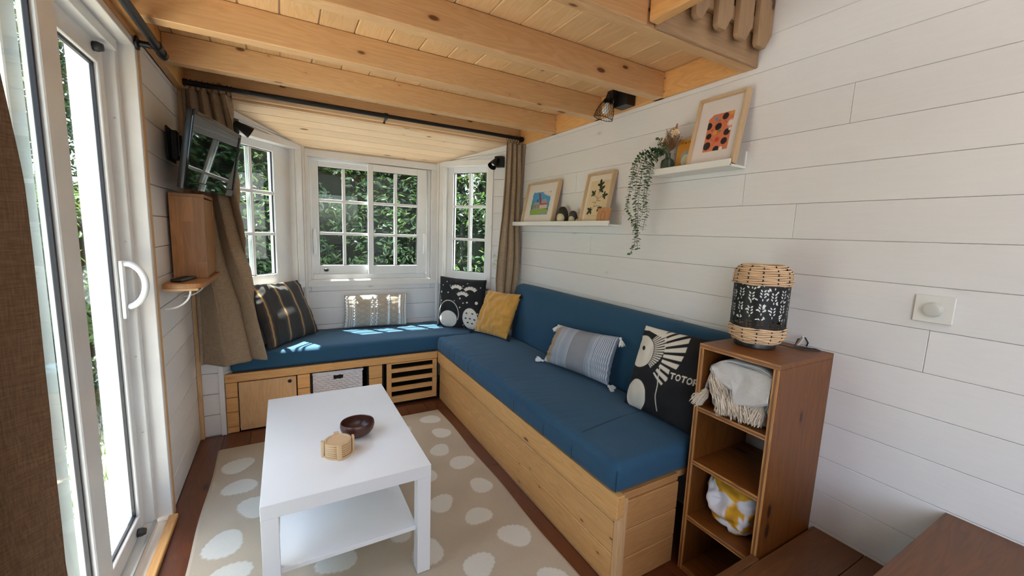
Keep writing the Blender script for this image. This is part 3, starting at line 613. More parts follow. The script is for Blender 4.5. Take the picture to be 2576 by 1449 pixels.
g = G(); g.tube([(-0.1295, -1.70, 0.53), (-0.113, -1.70, 0.70), (-0.099, -1.70, 0.86), (-0.090, -1.70, 0.915), (-0.06, -1.70, 0.9435), (-0.02, -1.70, 0.941)], 0.001, 5); g.obj('seam', M_gasket, t); g = G(); g.tube([(-0.1295, -0.215, 0.53), (-0.113, -0.215, 0.70), (-0.099, -0.215, 0.86), (-0.090, -0.215, 0.915), (-0.06, -0.215, 0.9435)], 0.001, 5); g.obj('seam', M_gasket, t)
# sofa base
t = thing('sofa_base', (-0.4, -1.0, 0), 'long pine-boarded sofa box under the blue seat, standing along the right wall', 'sofa')
g = G(); planks(g, 'x', -1.985, -0.006, 0.0, 0.30, 0.131, 0.0, 0.018, off=0.004, gap=0.003, M=Matrix.Translation((-0.682, 0, 0)) @ MYZr, bev=0.0025); g.obj('front_panel', M_benchY, t)
g = G(); g.box(-0.700, -0.664, -2.012, -0.004, 0.301, 0.3925, 0.002); g.obj('front_rail', M_benchY, t)
g = G(); g.box(-0.684, -0.664, -2.012, -1.986, 0.0, 0.300, 0.002); g.box(-0.664, -0.645, -2.012, -1.99, 0.0, 0.375, 0.002); g.obj('corner_post', M_pineZ, t)
g = G(); planks(g, 'x', -0.663, -0.359, 0.0, 0.362, 0.121, -2.010, 0.016, off=0.0, gap=0.003, bev=0.0025); g.box(-0.663, -0.36, -2.004, -1.94, 0.364, 0.3925, 0.002); g.obj('end_panel', wood('shaded_end_pine', (0.55, 0.29, 0.11), (0.40, 0.18, 0.06), PK, 'x', 0.3, 0.45, 0.08), t)  # bench pine darkened, the shade on this end put into its colour
g = G(); g.box(-0.66, -0.01, -1.99, -0.01, 0.365, 0.391); g.obj('seat_board', M_benchY, t)

# ------------------------------------------------------------------ coffee table
t = thing('coffee_table', (-1.5555, -1.16, 0.012), 'square-legged white coffee table with a lower shelf, standing on the rug', 'table')
X0, X1, Y0, Y1 = -1.8332, -1.2777, -1.6124, -0.7051
g = G(); g.box(X0, X1, Y0, Y1, 0.410, 0.460, 0.0012); g.obj('tabletop', M_white, t)
for x in (X0+0.0005, X1-0.0505):
    for y in (Y0+0.0005, Y1-0.0505): g = G(); g.box(x, x+0.05, y, y+0.05, 0.0145, 0.4095, 0.001); g.obj('leg', M_white, t)
g = G(); g.box(X0+0.046, X1-0.046, Y0+0.03, Y1-0.03, 0.183, 0.200, 0.001); g.obj('shelf', M_white, t)
# dark wooden bowl
t = thing('bowl', (-1.49, -1.262, 0.4605), 'small dark walnut bowl on the white coffee table', 'bowl')
prof = [(0, 0), (0.030, 0.0), (0.040, 0.003), (0.055, 0.014), (0.066, 0.030), (0.0695, 0.046), (0.0675, 0.060), (0.0655, 0.0625), (0.063, 0.060), (0.0635, 0.046), (0.060, 0.030), (0.048, 0.015), (0.03, 0.009), (0, 0.008)]
g = G(); g.lathe(prof, Matrix.Translation((-1.49, -1.262, 0.4602)), 48, 1.0, 0.93); g.obj('bowl_body', M_darkbowl, t)
# coaster holder with six coasters
CX, CY = -1.580, -1.381
t = thing('coaster_holder', (CX, CY, 0.4605), 'round bamboo coaster holder with four upright posts on the coffee table', 'holder')
g = G(); g.lathe([(0, 0), (0.052, 0), (0.053, 0.001), (0.053, 0.005), (0.052, 0.006), (0, 0.006)], Matrix.Translation((CX, CY, 0.4602)), 40); g.obj('base', M_bamboo, t)
for k in range(4):
    a = math.radians(-90 + 90*k); M = Matrix.Translation((CX, CY, 0)) @ Matrix.Rotation(a, 4, 'Z')
    g = G(); g.prism([(0.0512, -0.010), (0.060, -0.008), (0.060, 0.008), (0.0512, 0.010)], 0.062, M @ Matrix.Translation((0, 0, 0.4602)), 0.0015, 2); g.obj('post', M_bamboo, t)
g = G(); z = 0
cp = [(0, 0), (0.047, 0), (0.050, 0.0015), (0.050, 0.0065), (0.0485, 0.008), (0.041, 0.008), (0.0395, 0.0055), (0, 0.0055)]
lab = ['bamboo coaster on top of the stack, its round recess showing', 'bamboo coaster second from the top of the stack', 'bamboo coaster third from the top of the stack', 'bamboo coaster fourth from the top of the stack', 'bamboo coaster second from the bottom of the stack', 'bamboo coaster at the bottom of the stack in the holder']
for k in range(6):
    o = G().lathe(cp, Matrix.Translation((CX, CY, 0.4664+0.0086*k)), 48).obj('coaster', M_bamboo); tag(o, lab[5-k], 'coaster', 'bamboo coasters stacked in the holder')
# ------------------------------------------------------------------ rug
blobs = [(-2.003, -0.463, .076), (-1.973, -0.686, .072), (-1.885, -0.891, .082), (-2.0, -1.103, .078), (-1.967, -1.30, .072), (-0.872, -0.365, .066), (-0.869, -0.582, .064), (-0.944, -0.783, .064), (-0.874, -0.961, .07), (-1.106, -1.0, .064), (-0.871, -1.208, .062), (-1.109, -1.254, .064), (-0.977, -1.415, .062), (-0.88, -1.6, .07), (-1.255, -1.521, .07), (-1.093, -1.68, .066), (-1.594, -1.40, .072), (-0.867, -1.87, .06), (-1.33, -1.37, .05),
         (-1.78, -0.36, .07), (-1.55, -0.42, .07), (-1.30, -0.37, .07), (-1.09, -0.45, .06), (-1.42, -0.70, .07), (-1.66, -0.62, .07), (-1.20, -0.75, .06), (-1.70, -1.12, .07), (-1.45, -1.02, .07), (-1.72, -1.75, .07), (-1.45, -1.8, .07), (-1.92, -1.62, .07), (-1.18, -1.9, .07), (-1.60, -2.05, .07), (-1.95, -1.95, .07)]
rx0, rx1, ry0, ry1 = -2.112, -0.760, -2.18, -0.222
nx, ny = 271, 391
gx, gy = np.meshgrid(np.linspace(rx0, rx1, nx), np.linspace(ry0, ry1, ny), indexing='ij')
mask = np.zeros_like(gx)
for i, (bx, by, br) in enumerate(blobs):
    dx, dy = gx-bx, gy-by; th = np.arctan2(dy, dx); ph = i*1.7
    rr = br*(1 + 0.10*np.sin(2*th+ph) + 0.06*np.sin(3*th+2*ph) + 0.035*np.abs(np.sin(9*th+ph)) + 0.02*np.sin(17*th))
    mask = np.maximum(mask, np.clip((rr-np.hypot(dx, dy))/0.005, 0, 1))
edge = np.minimum(np.minimum(gx-rx0, rx1-gx), np.minimum(gy-ry0, ry1-gy))
wob = np.array([[noise.noise(Vector((x*7, y*7, 0))) for y in gy[0]] for x in gx[:, 0]])
gz = 0.0125 + 0.0018*mask - np.where(edge < 0.006, 0.009, 0)
base = np.array(srgb('B9AC98')); pale = np.array(srgb('D6D4CA'))
col = base*(1+0.10*wob[..., None])*(1-mask[..., None]) + pale*mask[..., None]
bnd = ((edge < 0.012) & (edge >= 0.0))[..., None]; col = np.where(bnd, np.array(srgb('C2B29C')), col)
V = np.stack([gx + 0.004*np.sin(gy*9), gy, gz], -1).reshape(-1, 3)
o = npmesh('rug', V, gridfaces(nx, ny), M_rug, col=col.reshape(-1, 3)); tag(o, 'beige tufted rug with uneven cream dots on the red-brown floor', 'rug')
# ------------------------------------------------------------------ shelf unit
t = thing('shelf_unit', (-0.18, -2.185, 0), 'tall narrow open shelf unit of stained brown plywood at the sofa end', 'shelf')
UX0, UX1, UY0, UY1, UH = -0.357, -0.001, -2.331, -2.0405, 0.951
def edging(g, a, b, horizontal):
    (y0, z0), (y1, z1) = a, b
    g.mi = 1; g.box(UX0-0.0015, UX0+0.002, y0, y1, z0, z1)
    g.mi = 2
    if horizontal: g.box(UX0-0.0022, UX0, y0, y1, z0+(z1-z0)*0.33, z0+(z1-z0)*0.68)
    else: g.box(UX0-0.0022, UX0, y0+(y1-y0)*0.33, y0+(y1-y0)*0.68, z0, z1)
    g.mi = 0
M_edgeD = wood('plywood_dark_ply', (0.14, 0.05, 0.016), (0.28, 0.11, 0.035), (0.05, 0.02, 0.01), 'y', 0.0, 0.45, 0.1, streak=0.9)
M_unitEz = wood('stained_plywood_edge_z', (0.60, 0.29, 0.085), (0.17, 0.06, 0.018), (0.04, 0.015, 0.006), 'z', 0.0, 0.4, 0.1, streak=0.5)
M_edgeDz = wood('plywood_dark_ply_z', (0.14, 0.05, 0.016), (0.28, 0.11, 0.035), (0.05, 0.02, 0.01), 'z', 0.0, 0.45, 0.1, streak=0.7)
for y0, y1 in ((UY0, UY0+0.018), (UY1-0.018, UY1)):
    g = G(); g.box(UX0+0.002, UX1, y0, y1, 0.0, UH-0.0185, 0.001); edging(g, (y0, 0.0), (y1, UH-0.0185), False); g.obj('side_panel', [M_unitZ, M_unitEz, M_edgeDz], t)
g = G(); g.box(UX0+0.002, UX1, UY0, UY1, UH-0.018, UH, 0.001); edging(g, (UY0, UH-0.018), (UY1, UH), True); g.obj('top', [M_unitY, M_unitE, M_edgeD], t)
for z in (0.703, 0.481, 0.243, 0.018):
    g = G(); g.box(UX0+0.002, UX1-0.02, UY0+0.0185, UY1-0.0185, z-0.017, z, 0.0005); edging(g, (UY0+0.0185, z-0.017), (UY1-0.0185, z), True); g.obj('shelf', [M_unitY, M_unitE, M_edgeD], t)

# ------------------------------------------------------------------ cushions
def pillow(name, A, B, C_, D, T, mat, paint=None, n=90, k=0.045, back=0.75, wr=0.004, ws=9, seed=0, parent=None, pw=0.42, mats=None):
    """A bottom-left, B bottom-right, C_ top-left, D top-right; returns object and surface function"""
    A, B, C_, D = map(Vector, (A, B, C_, D)); nrm = (B-A).cross(C_-A).normalized()
    def S(u, v, off=0.0, side=1):
        s, t_ = 2*u-1, 2*v-1; s2 = s*(1-k*(1-t_*t_)); t2 = t_*(1-k*(1-s*s)); U, V_ = (s2+1)/2, (t2+1)/2
        p = A*(1-U)*(1-V_) + B*U*(1-V_) + C_*(1-U)*V_ + D*U*V_
        h = T*max(0.0, (1-s*s)*(1-t_*t_))**pw
        w = wr*noise.noise(Vector((u*ws, v*ws*0.8, seed)))*min(1, h/T*2.5) + wr*0.8*noise.noise(Vector((u*3+5, v*14, seed+3)))*(abs(s)**3)*(1 if h > 0 else 0) + wr*0.8*noise.noise(Vector((u*14, v*3+2, seed+7)))*(abs(t_)**3)*(1 if h > 0 else 0)
        return p + nrm*((h+w+off)*side*(1 if side > 0 else back))
    us = [0.5-0.5*math.cos(PI*i/n)*1.0 for i in range(n+1)]; us = [0.5*a + 0.5*i/n for i, a in enumerate(us)]
    Vf = [S(u, v) for u in us for v in us]; Vb = [S(u, v, 0, -1) for u in us for v in us]
    m = n+1; F = np.concatenate([gridfaces(m, m, 0, False), gridfaces(m, m, m*m, True)])
    V = np.array([list(p) for p in Vf+Vb]); col = None
    if paint is not None:
        U, Vv = np.meshgrid(np.array(us), np.array(us), indexing='ij'); c = paint(U.ravel(), Vv.ravel()); cb = paint.back if hasattr(paint, 'back') else c
        col = np.concatenate([c, np.broadcast_to(cb, c.shape)])
    o = npmesh(name, V, F, mats or mat, parent, col)
    b = bmesh.new(); b.from_mesh(o.data); bmesh.ops.remove_doubles(b, verts=b.verts, dist=1e-5); b.to_mesh(o.data); b.free(); o.data.shade_smooth()
    return o, S
def tassel(parent, p, d, L, r, mat, n=22, seed=1, name='tassel'):
    rnd = random.Random(seed); p = Vector(p); d = Vector(d).normalized(); a = d.orthogonal().normalized(); c = d.cross(a)
    g = G(); g.ball(p + d*r*0.45, r*0.48, seg=10); q = p + d*r*0.8
    for i in range(n):
        th = rnd.random()*2*PI; rr = r*math.sqrt(rnd.random()); e = a*math.cos(th)*rr + c*math.sin(th)*rr
        l = L*(0.85+0.2*rnd.random()); g.tube([q + e*0.15, q + d*l*0.35 + e*0.6, q + d*l*0.7 + e*0.95, q + d*l + e*(1.05+0.2*rnd.random())], [0.0018, 0.0026, 0.0026, 0.0014], 5)
    o = g.obj(name, mat, parent); return o
def C3(h): return np.array(srgb(h))
def blend(col, m, c): return col*(1-m[:, None]) + np.asarray(c)*m[:, None]
def sm(d, w=0.006): return np.clip(0.5 - d/w, 0, 1)
# striped charcoal cushion
def p_stripe(u, v):
    c = np.tile(C3('333130'), (len(u), 1)); uu = u + 0.01*np.sin(v*7)
    c = blend(c, 0.6*sm(np.abs(np.mod(uu, 0.13)-0.065)-0.003), C3('4a4744'))
    for x in (0.10, 0.37, 0.64, 0.91): c = blend(c, sm(np.abs(uu-x)-0.014), C3('AE8B60')); c = blend(c, sm(np.abs(np.abs(uu-x)-0.03)-0.003), C3('5b544c'))
    return c
t = thing('striped_cushion', (-1.68, 0.22, 0.52), 'charcoal cushion with tan stripes leaning in the left corner of the bay bench', 'cushion', 'scatter cushions')
pillow('cushion_cover', (-1.845, 0.01, 0.522), (-1.525, 0.425, 0.522), (-1.975, 0.115, 0.945), (-1.655, 0.49, 0.925), 0.062, M_print, p_stripe, 110, wr=0.011, ws=5, seed=1, parent=t)
# woven beige cushion with bobbles
def p_woven(u, v):
    c = np.tile(C3('B7AA99'), (len(u), 1))
    for x in (0.04, 0.075, 0.11, 0.145, 0.40, 0.45, 0.50, 0.68, 0.86, 0.895, 0.93, 0.965): c = blend(c, 0.9*sm(np.abs(u-x)-0.006), C3('DEDBD5'))
    for x in (0.27, 0.585, 0.775):
        a = np.abs(u-x); zz = np.abs(np.mod(v*6.0, 1)-0.5)*0.13
        for k in (0.0, 0.022): c = blend(c, 0.55*sm(np.abs(a-zz-k)-0.004, 0.008)*(a < 0.085), C3('857661'))
    return c
t = thing('woven_cushion', (-1.08, 0.46, 0.52), 'small beige woven cushion with white bobble stripes below the centre window', 'cushion', 'scatter cushions')
o, S = pillow('cushion_cover', (-1.335, 0.468, 0.524), (-0.832, 0.432, 0.524), (-1.322, 0.515, 0.788), (-0.812, 0.500, 0.790), 0.060, M_print, p_woven, 130, wr=0.004, seed=2, parent=t, k=0.03)
g = G()
for x, st in ((0.025, 20), (0.15, 20), (0.42, 14), (0.49, 14), (0.69, 26), (0.875, 20), (0.975, 20)):
    for j in range(st):
        v = 0.06 + 0.88*j/(st-1)
        if x in (0.42, 0.49) and 0.45 < v < 0.55: continue
        p = S(x + (0.006 if j % 2 else -0.006)*(x < 0.8), v, 0.004); g.ball(p, 0.0074, seg=7)
o = g.obj('bobbles', M_wtassel, t); o['kind'] = 'stuff'
# black printed cushion in the right corner of the bay
def ell(u, v, cx_, cy_, rx, ry): return (np.hypot((u-cx_)/rx, (v-cy_)/ry)-1)*min(rx, ry)
def p_night(u, v):
    c = np.tile(C3('0d0d0f'), (len(u), 1)); w = C3('D8D3C8')
    for x, y, r in ((.10, .82, .012), (.19, .90, .011), (.27, .83, .009), (.56, .84, .011), (.64, .90, .010), (.92, .83, .010), (.24, .68, .014), (.52, .58, .018), (.68, .51, .017), (.60, .49, .013), (.40, .52, .010), (.53, .40, .014), (.08, .51, .012), (.90, .31, .014), (.84, .32, .009), (.60, -0.0, .01), (.86, .04, .01), (.60, .06, .009), (.87, .52, .030), (.07, .68, .018)):
        c = blend(c, sm(np.hypot(u-x, v-y)-r), w)
    for cx_, cy_, R in ((.42, .66, .16), (.72, .645, .16), (.57, .54, .15)):
        d = np.hypot(u-cx_, (v-cy_)*1.0); a = np.arctan2(v-cy_, u-cx_); arc = np.maximum(np.abs(d-R)-0.035, (np.abs(a-PI/2)-0.80)*R)
        c = blend(c, sm(arc), w); nt_ = np.maximum(np.abs(np.mod((a-PI/2)/0.33+0.5, 1)-0.5)*0.33*R-0.007, np.abs(d-(R+0.028))-0.012); c = blend(c, sm(nt_)*(arc < 0), C3('0d0d0f'))
    c = blend(c, sm(ell(u, v, .27, .155, .20, .16)), w)                       # plain round shape
    o_ = np.abs(ell(u, v, .27, .25, .235, .27))-0.006; c = blend(c, sm(o_)*(v > 0.14), w)
    c = blend(c, sm(ell(u, v, .75, .20, .155, .205)), w)
    for x, y in ((.68, .30), (.80, .30), (.66, .20), (.75, .20), (.84, .19), (.70, .12), (.79, .11)): c = blend(c, sm(ell(u, v, x, y, .022, .014)), C3('0d0d0f'))
    return c
p_night.back = C3('0d0d0f')
t = thing('night_cushion', (-0.46, 0.14, 0.52), 'black cushion printed with white dots and fans in the right corner of the bay', 'cushion', 'scatter cushions')
pillow('cushion_cover', (-0.605, 0.295, 0.523), (-0.315, -0.03, 0.523), (-0.54, 0.41, 0.945), (-0.255, 0.06, 0.942), 0.058, M_print, p_night, 170, wr=0.005, seed=3, parent=t)
# mustard cushion
t = thing('mustard_cushion', (-0.30, -0.16, 0.52), 'mustard velvet cushion with black corner tassels leaning in the sofa corner', 'cushion', 'scatter cushions')
o, S = pillow('cushion_cover', (-0.385, 0.00, 0.528), (-0.262, -0.33, 0.526), (-0.262, 0.01, 0.866), (-0.105, -0.27, 0.862), 0.058, M_mustard, None, 110, wr=0.015, ws=9, seed=5, parent=t, k=0.035)
for i, (u, v, d) in enumerate(((0, 0, (-0.3, 0.2, -0.1)), (1, 0, (0.1, -0.5, -0.02)), (0, 1, (-0.9, 0.3, 0.0)), (1, 1, (-0.5, -0.4, -0.5)))): tassel(t, S(u, v), d, 0.035, 0.010, M_btassel, 14, i)
# grey striped lumbar cushion with white tassels
def p_grey(u, v):
    c = np.tile(C3('8F9096'), (len(u), 1)); c = blend(c, sm(u-0.135), C3('AC9478')); c = blend(c, sm(u-0.0), C3('D8D6D2'))
    for a, b in ((0.135, 0.42), (0.705, 1.0)):
        m = sm(np.maximum(a-u, u-b)); c = blend(c, m, C3('C9CCD2')); st = sm(np.abs(np.mod((u-a)/0.0215, 1)-0.5)*0.0215-0.0052, 0.004); c = blend(c, m*st, C3('6F7E93'))
    corner = np.maximum(u/0.11, 0) + np.abs(np.abs(v-0.5)-0.5)/0.16 ; c = blend(c, sm(corner-1, 0.1), C3('D8D6D2'))
    return c
t = thing('lumbar_cushion', (-0.23, -1.18, 0.53), 'grey and white striped oblong cushion with white tassels on the long seat', 'cushion', 'scatter cushions')
o, S = pillow('cushion_cover', (-0.305, -0.915, 0.535), (-0.215, -1.415, 0.533), (-0.205, -0.925, 0.768), (-0.150, -1.415, 0.800), 0.072, M_print, p_grey, 170, wr=0.010, ws=5, seed=6, parent=t, k=0.055)
for i, (u, v, d) in enumerate(((0, 0, (-0.4, 0.6, 0.1)), (1, 0, (-0.2, -1.0, 0.05)), (0, 1, (-0.3, 0.3, -0.7)), (1, 1, (-0.2, -0.5, -0.8)))): tassel(t, S(u, v), d, 0.040, 0.017, M_wtassel, 30, 10+i)
# black cushion with lettering beside the shelf unit
def box_(u, v, a, b, c, d): return np.maximum(np.maximum(a-u, u-b), np.maximum(c-v, v-d))
def seg(u, v, a, b): 
    ax, ay = a; bx, by = b; h = np.clip(((u-ax)*(bx-ax)+(v-ay)*(by-ay))/((bx-ax)**2+(by-ay)**2), 0, 1); return np.hypot(u-ax-h*(bx-ax), v-ay-h*(by-ay))
def p_letters(u, v):
    k_ = C3('0e0d10'); w = C3('DAD3C6'); c = np.tile(k_, (len(u), 1))
    # cream disc and radiating strokes in the upper left
    cx_, cy_ = 0.10, 0.70; d = np.hypot(u-cx_, v-cy_); a = np.arctan2(v-cy_, u-cx_)
    c = blend(c, sm(np.maximum(d-0.19, v-0.93)), w)
    c = blend(c, sm(np.maximum(np.maximum(0.90+0.35*(u-0.02)*0-v, u-0.34+0.0*v), v-1.2))*(v > 0.955-0.15*np.abs(u-.1)), w)
    for r0, r1, n_, w0 in ((0.20, 0.31, 0.105, 0.6), (0.335, 0.56, 0.175, 0.62)):
        m = np.maximum(np.maximum(r0-d, d-r1-0.05*np.sin(a*2.2)), np.maximum(-0.62-a, a-1.0)*d); fr = np.abs(np.mod(a/n_, 1)-0.5)*n_*d
        c = blend(c, sm(m)*sm(fr-n_*w0*0.5*d*0.95), w)
    for x, y, r in ((.12, .745, .030),): c = blend(c, sm(np.hypot(u-x, (v-y)*1.1)-r), k_); pass
    c = blend(c, sm(ell(u, v, .185, .17, .16, .20))*(v > -1), w)
    c = blend(c, sm(np.minimum(seg(u, v, (.44, .60), (.47, .40)), np.minimum(seg(u, v, (.47, .40), (.48, .26)), seg(u, v, (.48, .26), (.52, .10))))-0.006), w)
    c = blend(c, sm(box_(u, v, .572, 1.0, .47, .62)), k_)
    # the word TOTORO
    x0, y0, H, Wd, gp, th = 0.600, 0.515, 0.058, 0.046, 0.019, 0.0075
    for i, ch in enumerate('TOTORO'):
        L = x0 + i*(Wd+gp); m_ = L+Wd/2; sk = lambda y: y
        if ch == 'T': dd = np.minimum(seg(u, v, (L, y0+H), (L+Wd, y0+H)), seg(u, v, (m_, y0), (m_, y0+H)))
        elif ch == 'O': dd = np.abs(np.hypot((u-m_)/Wd*2*0.031*1.0, (v-y0-H/2)/H*2*0.031)-0.031)
        else: dd = np.minimum(np.minimum(seg(u, v, (L, y0), (L, y0+H)), np.where(u > L, np.abs(np.hypot(u-L-Wd*0.35, v-y0-H*0.72)-H*0.28), 9)), seg(u, v, (L+Wd*0.4, y0+H*0.45), (L+Wd, y0)))
        c = blend(c, sm(dd-th, 0.004), w)
    return c
p_letters.back = C3('0e0d10')
t = thing('lettered_cushion', (-0.25, -1.80, 0.53), 'black cushion with cream rays and lettering wedged between seat and shelf unit', 'cushion', 'scatter cushions')
pillow('cushion_cover', (-0.285, -1.610, 0.528), (-0.275, -2.02, 0.526), (-0.225, -1.652, 0.925), (-0.165, -2.025, 0.93), 0.060, M_print, p_letters, 230, wr=0.005, seed=8, parent=t, k=0.035)

# ------------------------------------------------------------------ lamp
LX, LY, LZ = -0.176, -2.143, 0.9515
t = thing('table_lamp', (LX, LY, LZ), 'table lamp with a pierced black drum between two rattan bands, on the shelf unit', 'lamp')
ML_ = Matrix.Translation((LX, LY, LZ))
g = G(); g.lathe([(0, 0), (0.066, 0), (0.068, 0.002), (0.068, 0.022), (0.066, 0.025), (0.0, 0.026)], ML_, 48); g.obj('lamp_base', M_black, t)
def rattan(name, z0, z1, rows, rad, nst=12, amp=0.0030):
    g = G(); 
    for r in range(rows):
        f = r/(rows-1); z = z0 + (z1-z0)*f; R = rad(f); N_ = 144
        g.tube([(R*math.cos(2*PI*i/N_) + 0, R*math.sin(2*PI*i/N_), z) if False else ((R + amp*math.cos(nst*PI*i/N_*1.0 + (PI if r % 2 else 0)))*math.cos(2*PI*i/N_), (R + amp*math.cos(nst*PI*i/N_ + (PI if r % 2 else 0)))*math.sin(2*PI*i/N_), z + 0.0012*math.sin(5*2*PI*i/N_ + r)) for i in range(N_)], 0.0036, 7, closed=True)
    o = g.obj(name, M_rattan, t, M=ML_)
    for k in range(nst): a = 2*PI*k/nst; G().tube([(rad(f)*math.cos(a), rad(f)*math.sin(a), z0 + (z1-z0)*f) for f in [i/8 for i in range(9)]], 0.0022, 6).obj('stake', M_blackm, t, M=ML_)
    return o
rattan('rattan_band', 0.240, 0.306, 10, lambda f: 0.0945 - 0.004*f - 0.019*max(0, f-0.55)**2/0.2)
rattan('rattan_band', 0.022, 0.076, 9, lambda f: 0.0945 - 0.018*max(0, 0.6-f)**2/0.36 - 0.002)
# pierced drum: real openings cut leaf by leaf
nA, nZ, RD = 420, 190, 0.0925
A_, Z_ = np.meshgrid(np.arange(nA), np.arange(nZ+1), indexing='ij'); th = A_*2*PI/nA; zz = 0.070 + (0.245-0.070)*Z_/nZ
V = np.stack([RD*np.cos(th), RD*np.sin(th), zz], -1).reshape(-1, 3) + np.array([LX, LY, LZ])
i, j = np.meshgrid(np.arange(nA), np.arange(nZ), indexing='ij'); a = i*(nZ+1)+j; b_ = ((i+1) % nA)*(nZ+1)+j; F = np.stack([a, b_, b_+1, a+1], -1)
s_ = (i+0.5)/nA*2*PI*RD; z_ = 0.070 + 0.175*(j+0.5)/nZ; cut = np.zeros(s_.shape, bool)
circ = 2*PI*RD; rl = random.Random(4)
def leafcut(cx_, cz_, l, w, an):
    ds = (s_-cx_+circ/2) % circ - circ/2; dz = z_-cz_; x = ds*math.cos(an)+dz*math.sin(an); y = -ds*math.sin(an)+dz*math.cos(an)
    return (np.abs(x) < l) & (np.abs(y) < w*(1-(x/l)**2))
for n_ in range(16):      # sprigs with paired leaves
    sx = circ*(n_+0.5)/16; zb = 0.084 + (0.010 if n_ % 2 else 0.0)
    for lev in range(3):
        z0 = zb + lev*0.052
        for q in range(3):
            for sg in (-1, 1): cut |= leafcut(sx+sg*(0.0068-0.0006*q), z0+q*0.0105, 0.0060, 0.0027, sg*0.9 if sg > 0 else PI-0.9)
        cut |= leafcut(sx, z0+0.040, 0.0052, 0.0022, PI/2)
for n_ in range(120):
    c1, c2 = rl.random()*circ, 0.083+0.150*rl.random(); cut |= leafcut(c1, c2, 0.0052+0.0025*rl.random(), 0.0022+0.0014*rl.random(), rl.choice((0.5, 1.0, 1.57, 2.1, 2.6)))
cut &= (z_ > 0.078) & (z_ < 0.238)
npmesh('lamp_shade', V, F.reshape(-1, 4)[~cut.reshape(-1)], M_blackm, t)
g = G(); g.lathe([(0.0910, 0.112), (0.0914, 0.112), (0.0914, 0.243), (0.0910, 0.243)], ML_, 64); g.obj('bright_sleeve', M_hole_white, t)  # added white sleeve that makes the drum's openings look bright
g = G(); g.tube([(LX+0.05, LY-0.03, 0.966), (LX+0.085, LY-0.08, 0.957), (LX+0.11, LY-0.125, 0.9555), (LX+0.145, LY-0.155, 0.955), (LX+0.155, LY-0.135, 0.955), (LX+0.13, LY-0.11, 0.9555), (LX+0.10, LY-0.09, 0.958), (LX+0.12, LY-0.09, 0.985), (LX+0.15, LY-0.10, 0.99), (LX+0.165, LY-0.105, 0.97), (-0.008, LY-0.10, 0.955)], 0.0026, 8); g.obj('lamp_cord', M_black, t); g = G()
g.tube([(LX-0.02, LY+0.06, 0.963), (LX+0.0, LY+0.085, 0.958), (LX+0.05, LY+0.098, 0.9545), (LX+0.10, LY+0.085, 0.9545)], 0.0026, 8); g.obj('lamp_cord', M_black, t)
g = G(); g.box(-0.012, 0.012, -0.003, 0.003, -0.018, 0.018, 0.002, Matrix.Translation((LX+0.118, LY-0.10, 0.982)) @ Matrix.Rotation(0.5, 4, 'X') @ Matrix.Rotation(0.6, 4, 'Z')); g.obj('cord_switch', M_plastw, t)

# ------------------------------------------------------------------ throws in the shelf unit
def sheet(g_or_name, P, nu, nv, mat, parent, th=0.006, name='fold'):
    V = np.array([[list(P(i/(nu-1), j/(nv-1))) for j in range(nv)] for i in range(nu)]).reshape(-1, 3)
    o = npmesh(name, V, gridfaces(nu, nv), mat, parent); m = o.modifiers.new('thick', 'SOLIDIFY'); m.thickness = th; m.offset = 0; return o
def poly(pts, f):
    L = [0]; 
    for a, b in zip(pts, pts[1:]): L.append(L[-1] + math.hypot(b[0]-a[0], b[1]-a[1]))
    s = f*L[-1]
    for k in range(len(pts)-1):
        if s <= L[k+1] or k == len(pts)-2:
            q = (s-L[k])/(L[k+1]-L[k]); return [pts[k][i]*(1-q)+pts[k+1][i]*q for i in range(len(pts[0]))]
t = thing('grey_throw', (-0.20, -2.19, 0.704), 'folded pale grey throw with cream tassels in the top compartment', 'blanket')
def smoothp(pts, n=40):
    out = [poly(pts, i/(n-1)) for i in range(n)]
    for _ in range(4): out = [out[0]] + [[(a[i]+2*b[i]+c[i])/4 for i in range(len(b))] for a, b, c in zip(out, out[1:], out[2:])] + [out[-1]]
    return out
prof = smoothp([(-2.064, 0.775), (-2.072, 0.82), (-2.088, 0.872), (-2.112, 0.897), (-2.15, 0.910), (-2.20, 0.912), (-2.26, 0.910), (-2.305, 0.900), (-2.308, 0.80), (-2.30, 0.76)], 60)
for q in range(3):
    off = 0.0085*q
    def P(u, v, off=off, q=q):
        y, z = poly(prof, u); cy_, cz_ = -2.185, 0.80; d = math.hypot(y-cy_, z-cz_) + 1e-6; y += (cy_-y)/d*off; z += (cz_-z)/d*off
        x = -0.335 + 0.006*q + 0.29*v + 0.006*math.sin(u*14+q)*(1-v); return (x, y, z + 0.004*noise.noise(Vector((u*6, v*4, q))))
    sheet(None, P, 60, 14, M_grey, t, 0.006, 'fold')
def Pf(u, v, q=0):
    top = poly([(-2.090, 0.878), (-2.12, 0.900), (-2.18, 0.903), (-2.25, 0.902), (-2.306, 0.895)], u); bot = poly([(-2.096, 0.866), (-2.128, 0.832), (-2.150, 0.822), (-2.180, 0.815), (-2.190, 0.765), (-2.235, 0.775), (-2.262, 0.785), (-2.307, 0.812)], u)
    y = top[0]*(1-v)+bot[0]*v; z = top[1]*(1-v)+bot[1]*v; return (-0.333 - 0.022*math.sin(v*1.6)**0.8 - 0.006*noise.noise(Vector((u*6, v*3, 2+q))) + 0.010*q, y + (0.012*q if u < 0.5 else 0), z - 0.007*q)
sheet(None, lambda u, v: Pf(u, v), 60, 20, M_grey, t, 0.005, 'front_drape'); sheet(None, lambda u, v: Pf(u, v, 1), 60, 20, M_grey, t, 0.005, 'front_drape')
g = G(); g.box(-0.32, -0.05, -2.30, -2.075, 0.7045, 0.80, 0.03, seg=3); g.obj('lower_folds', M_grey, t)
rt = random.Random(5)
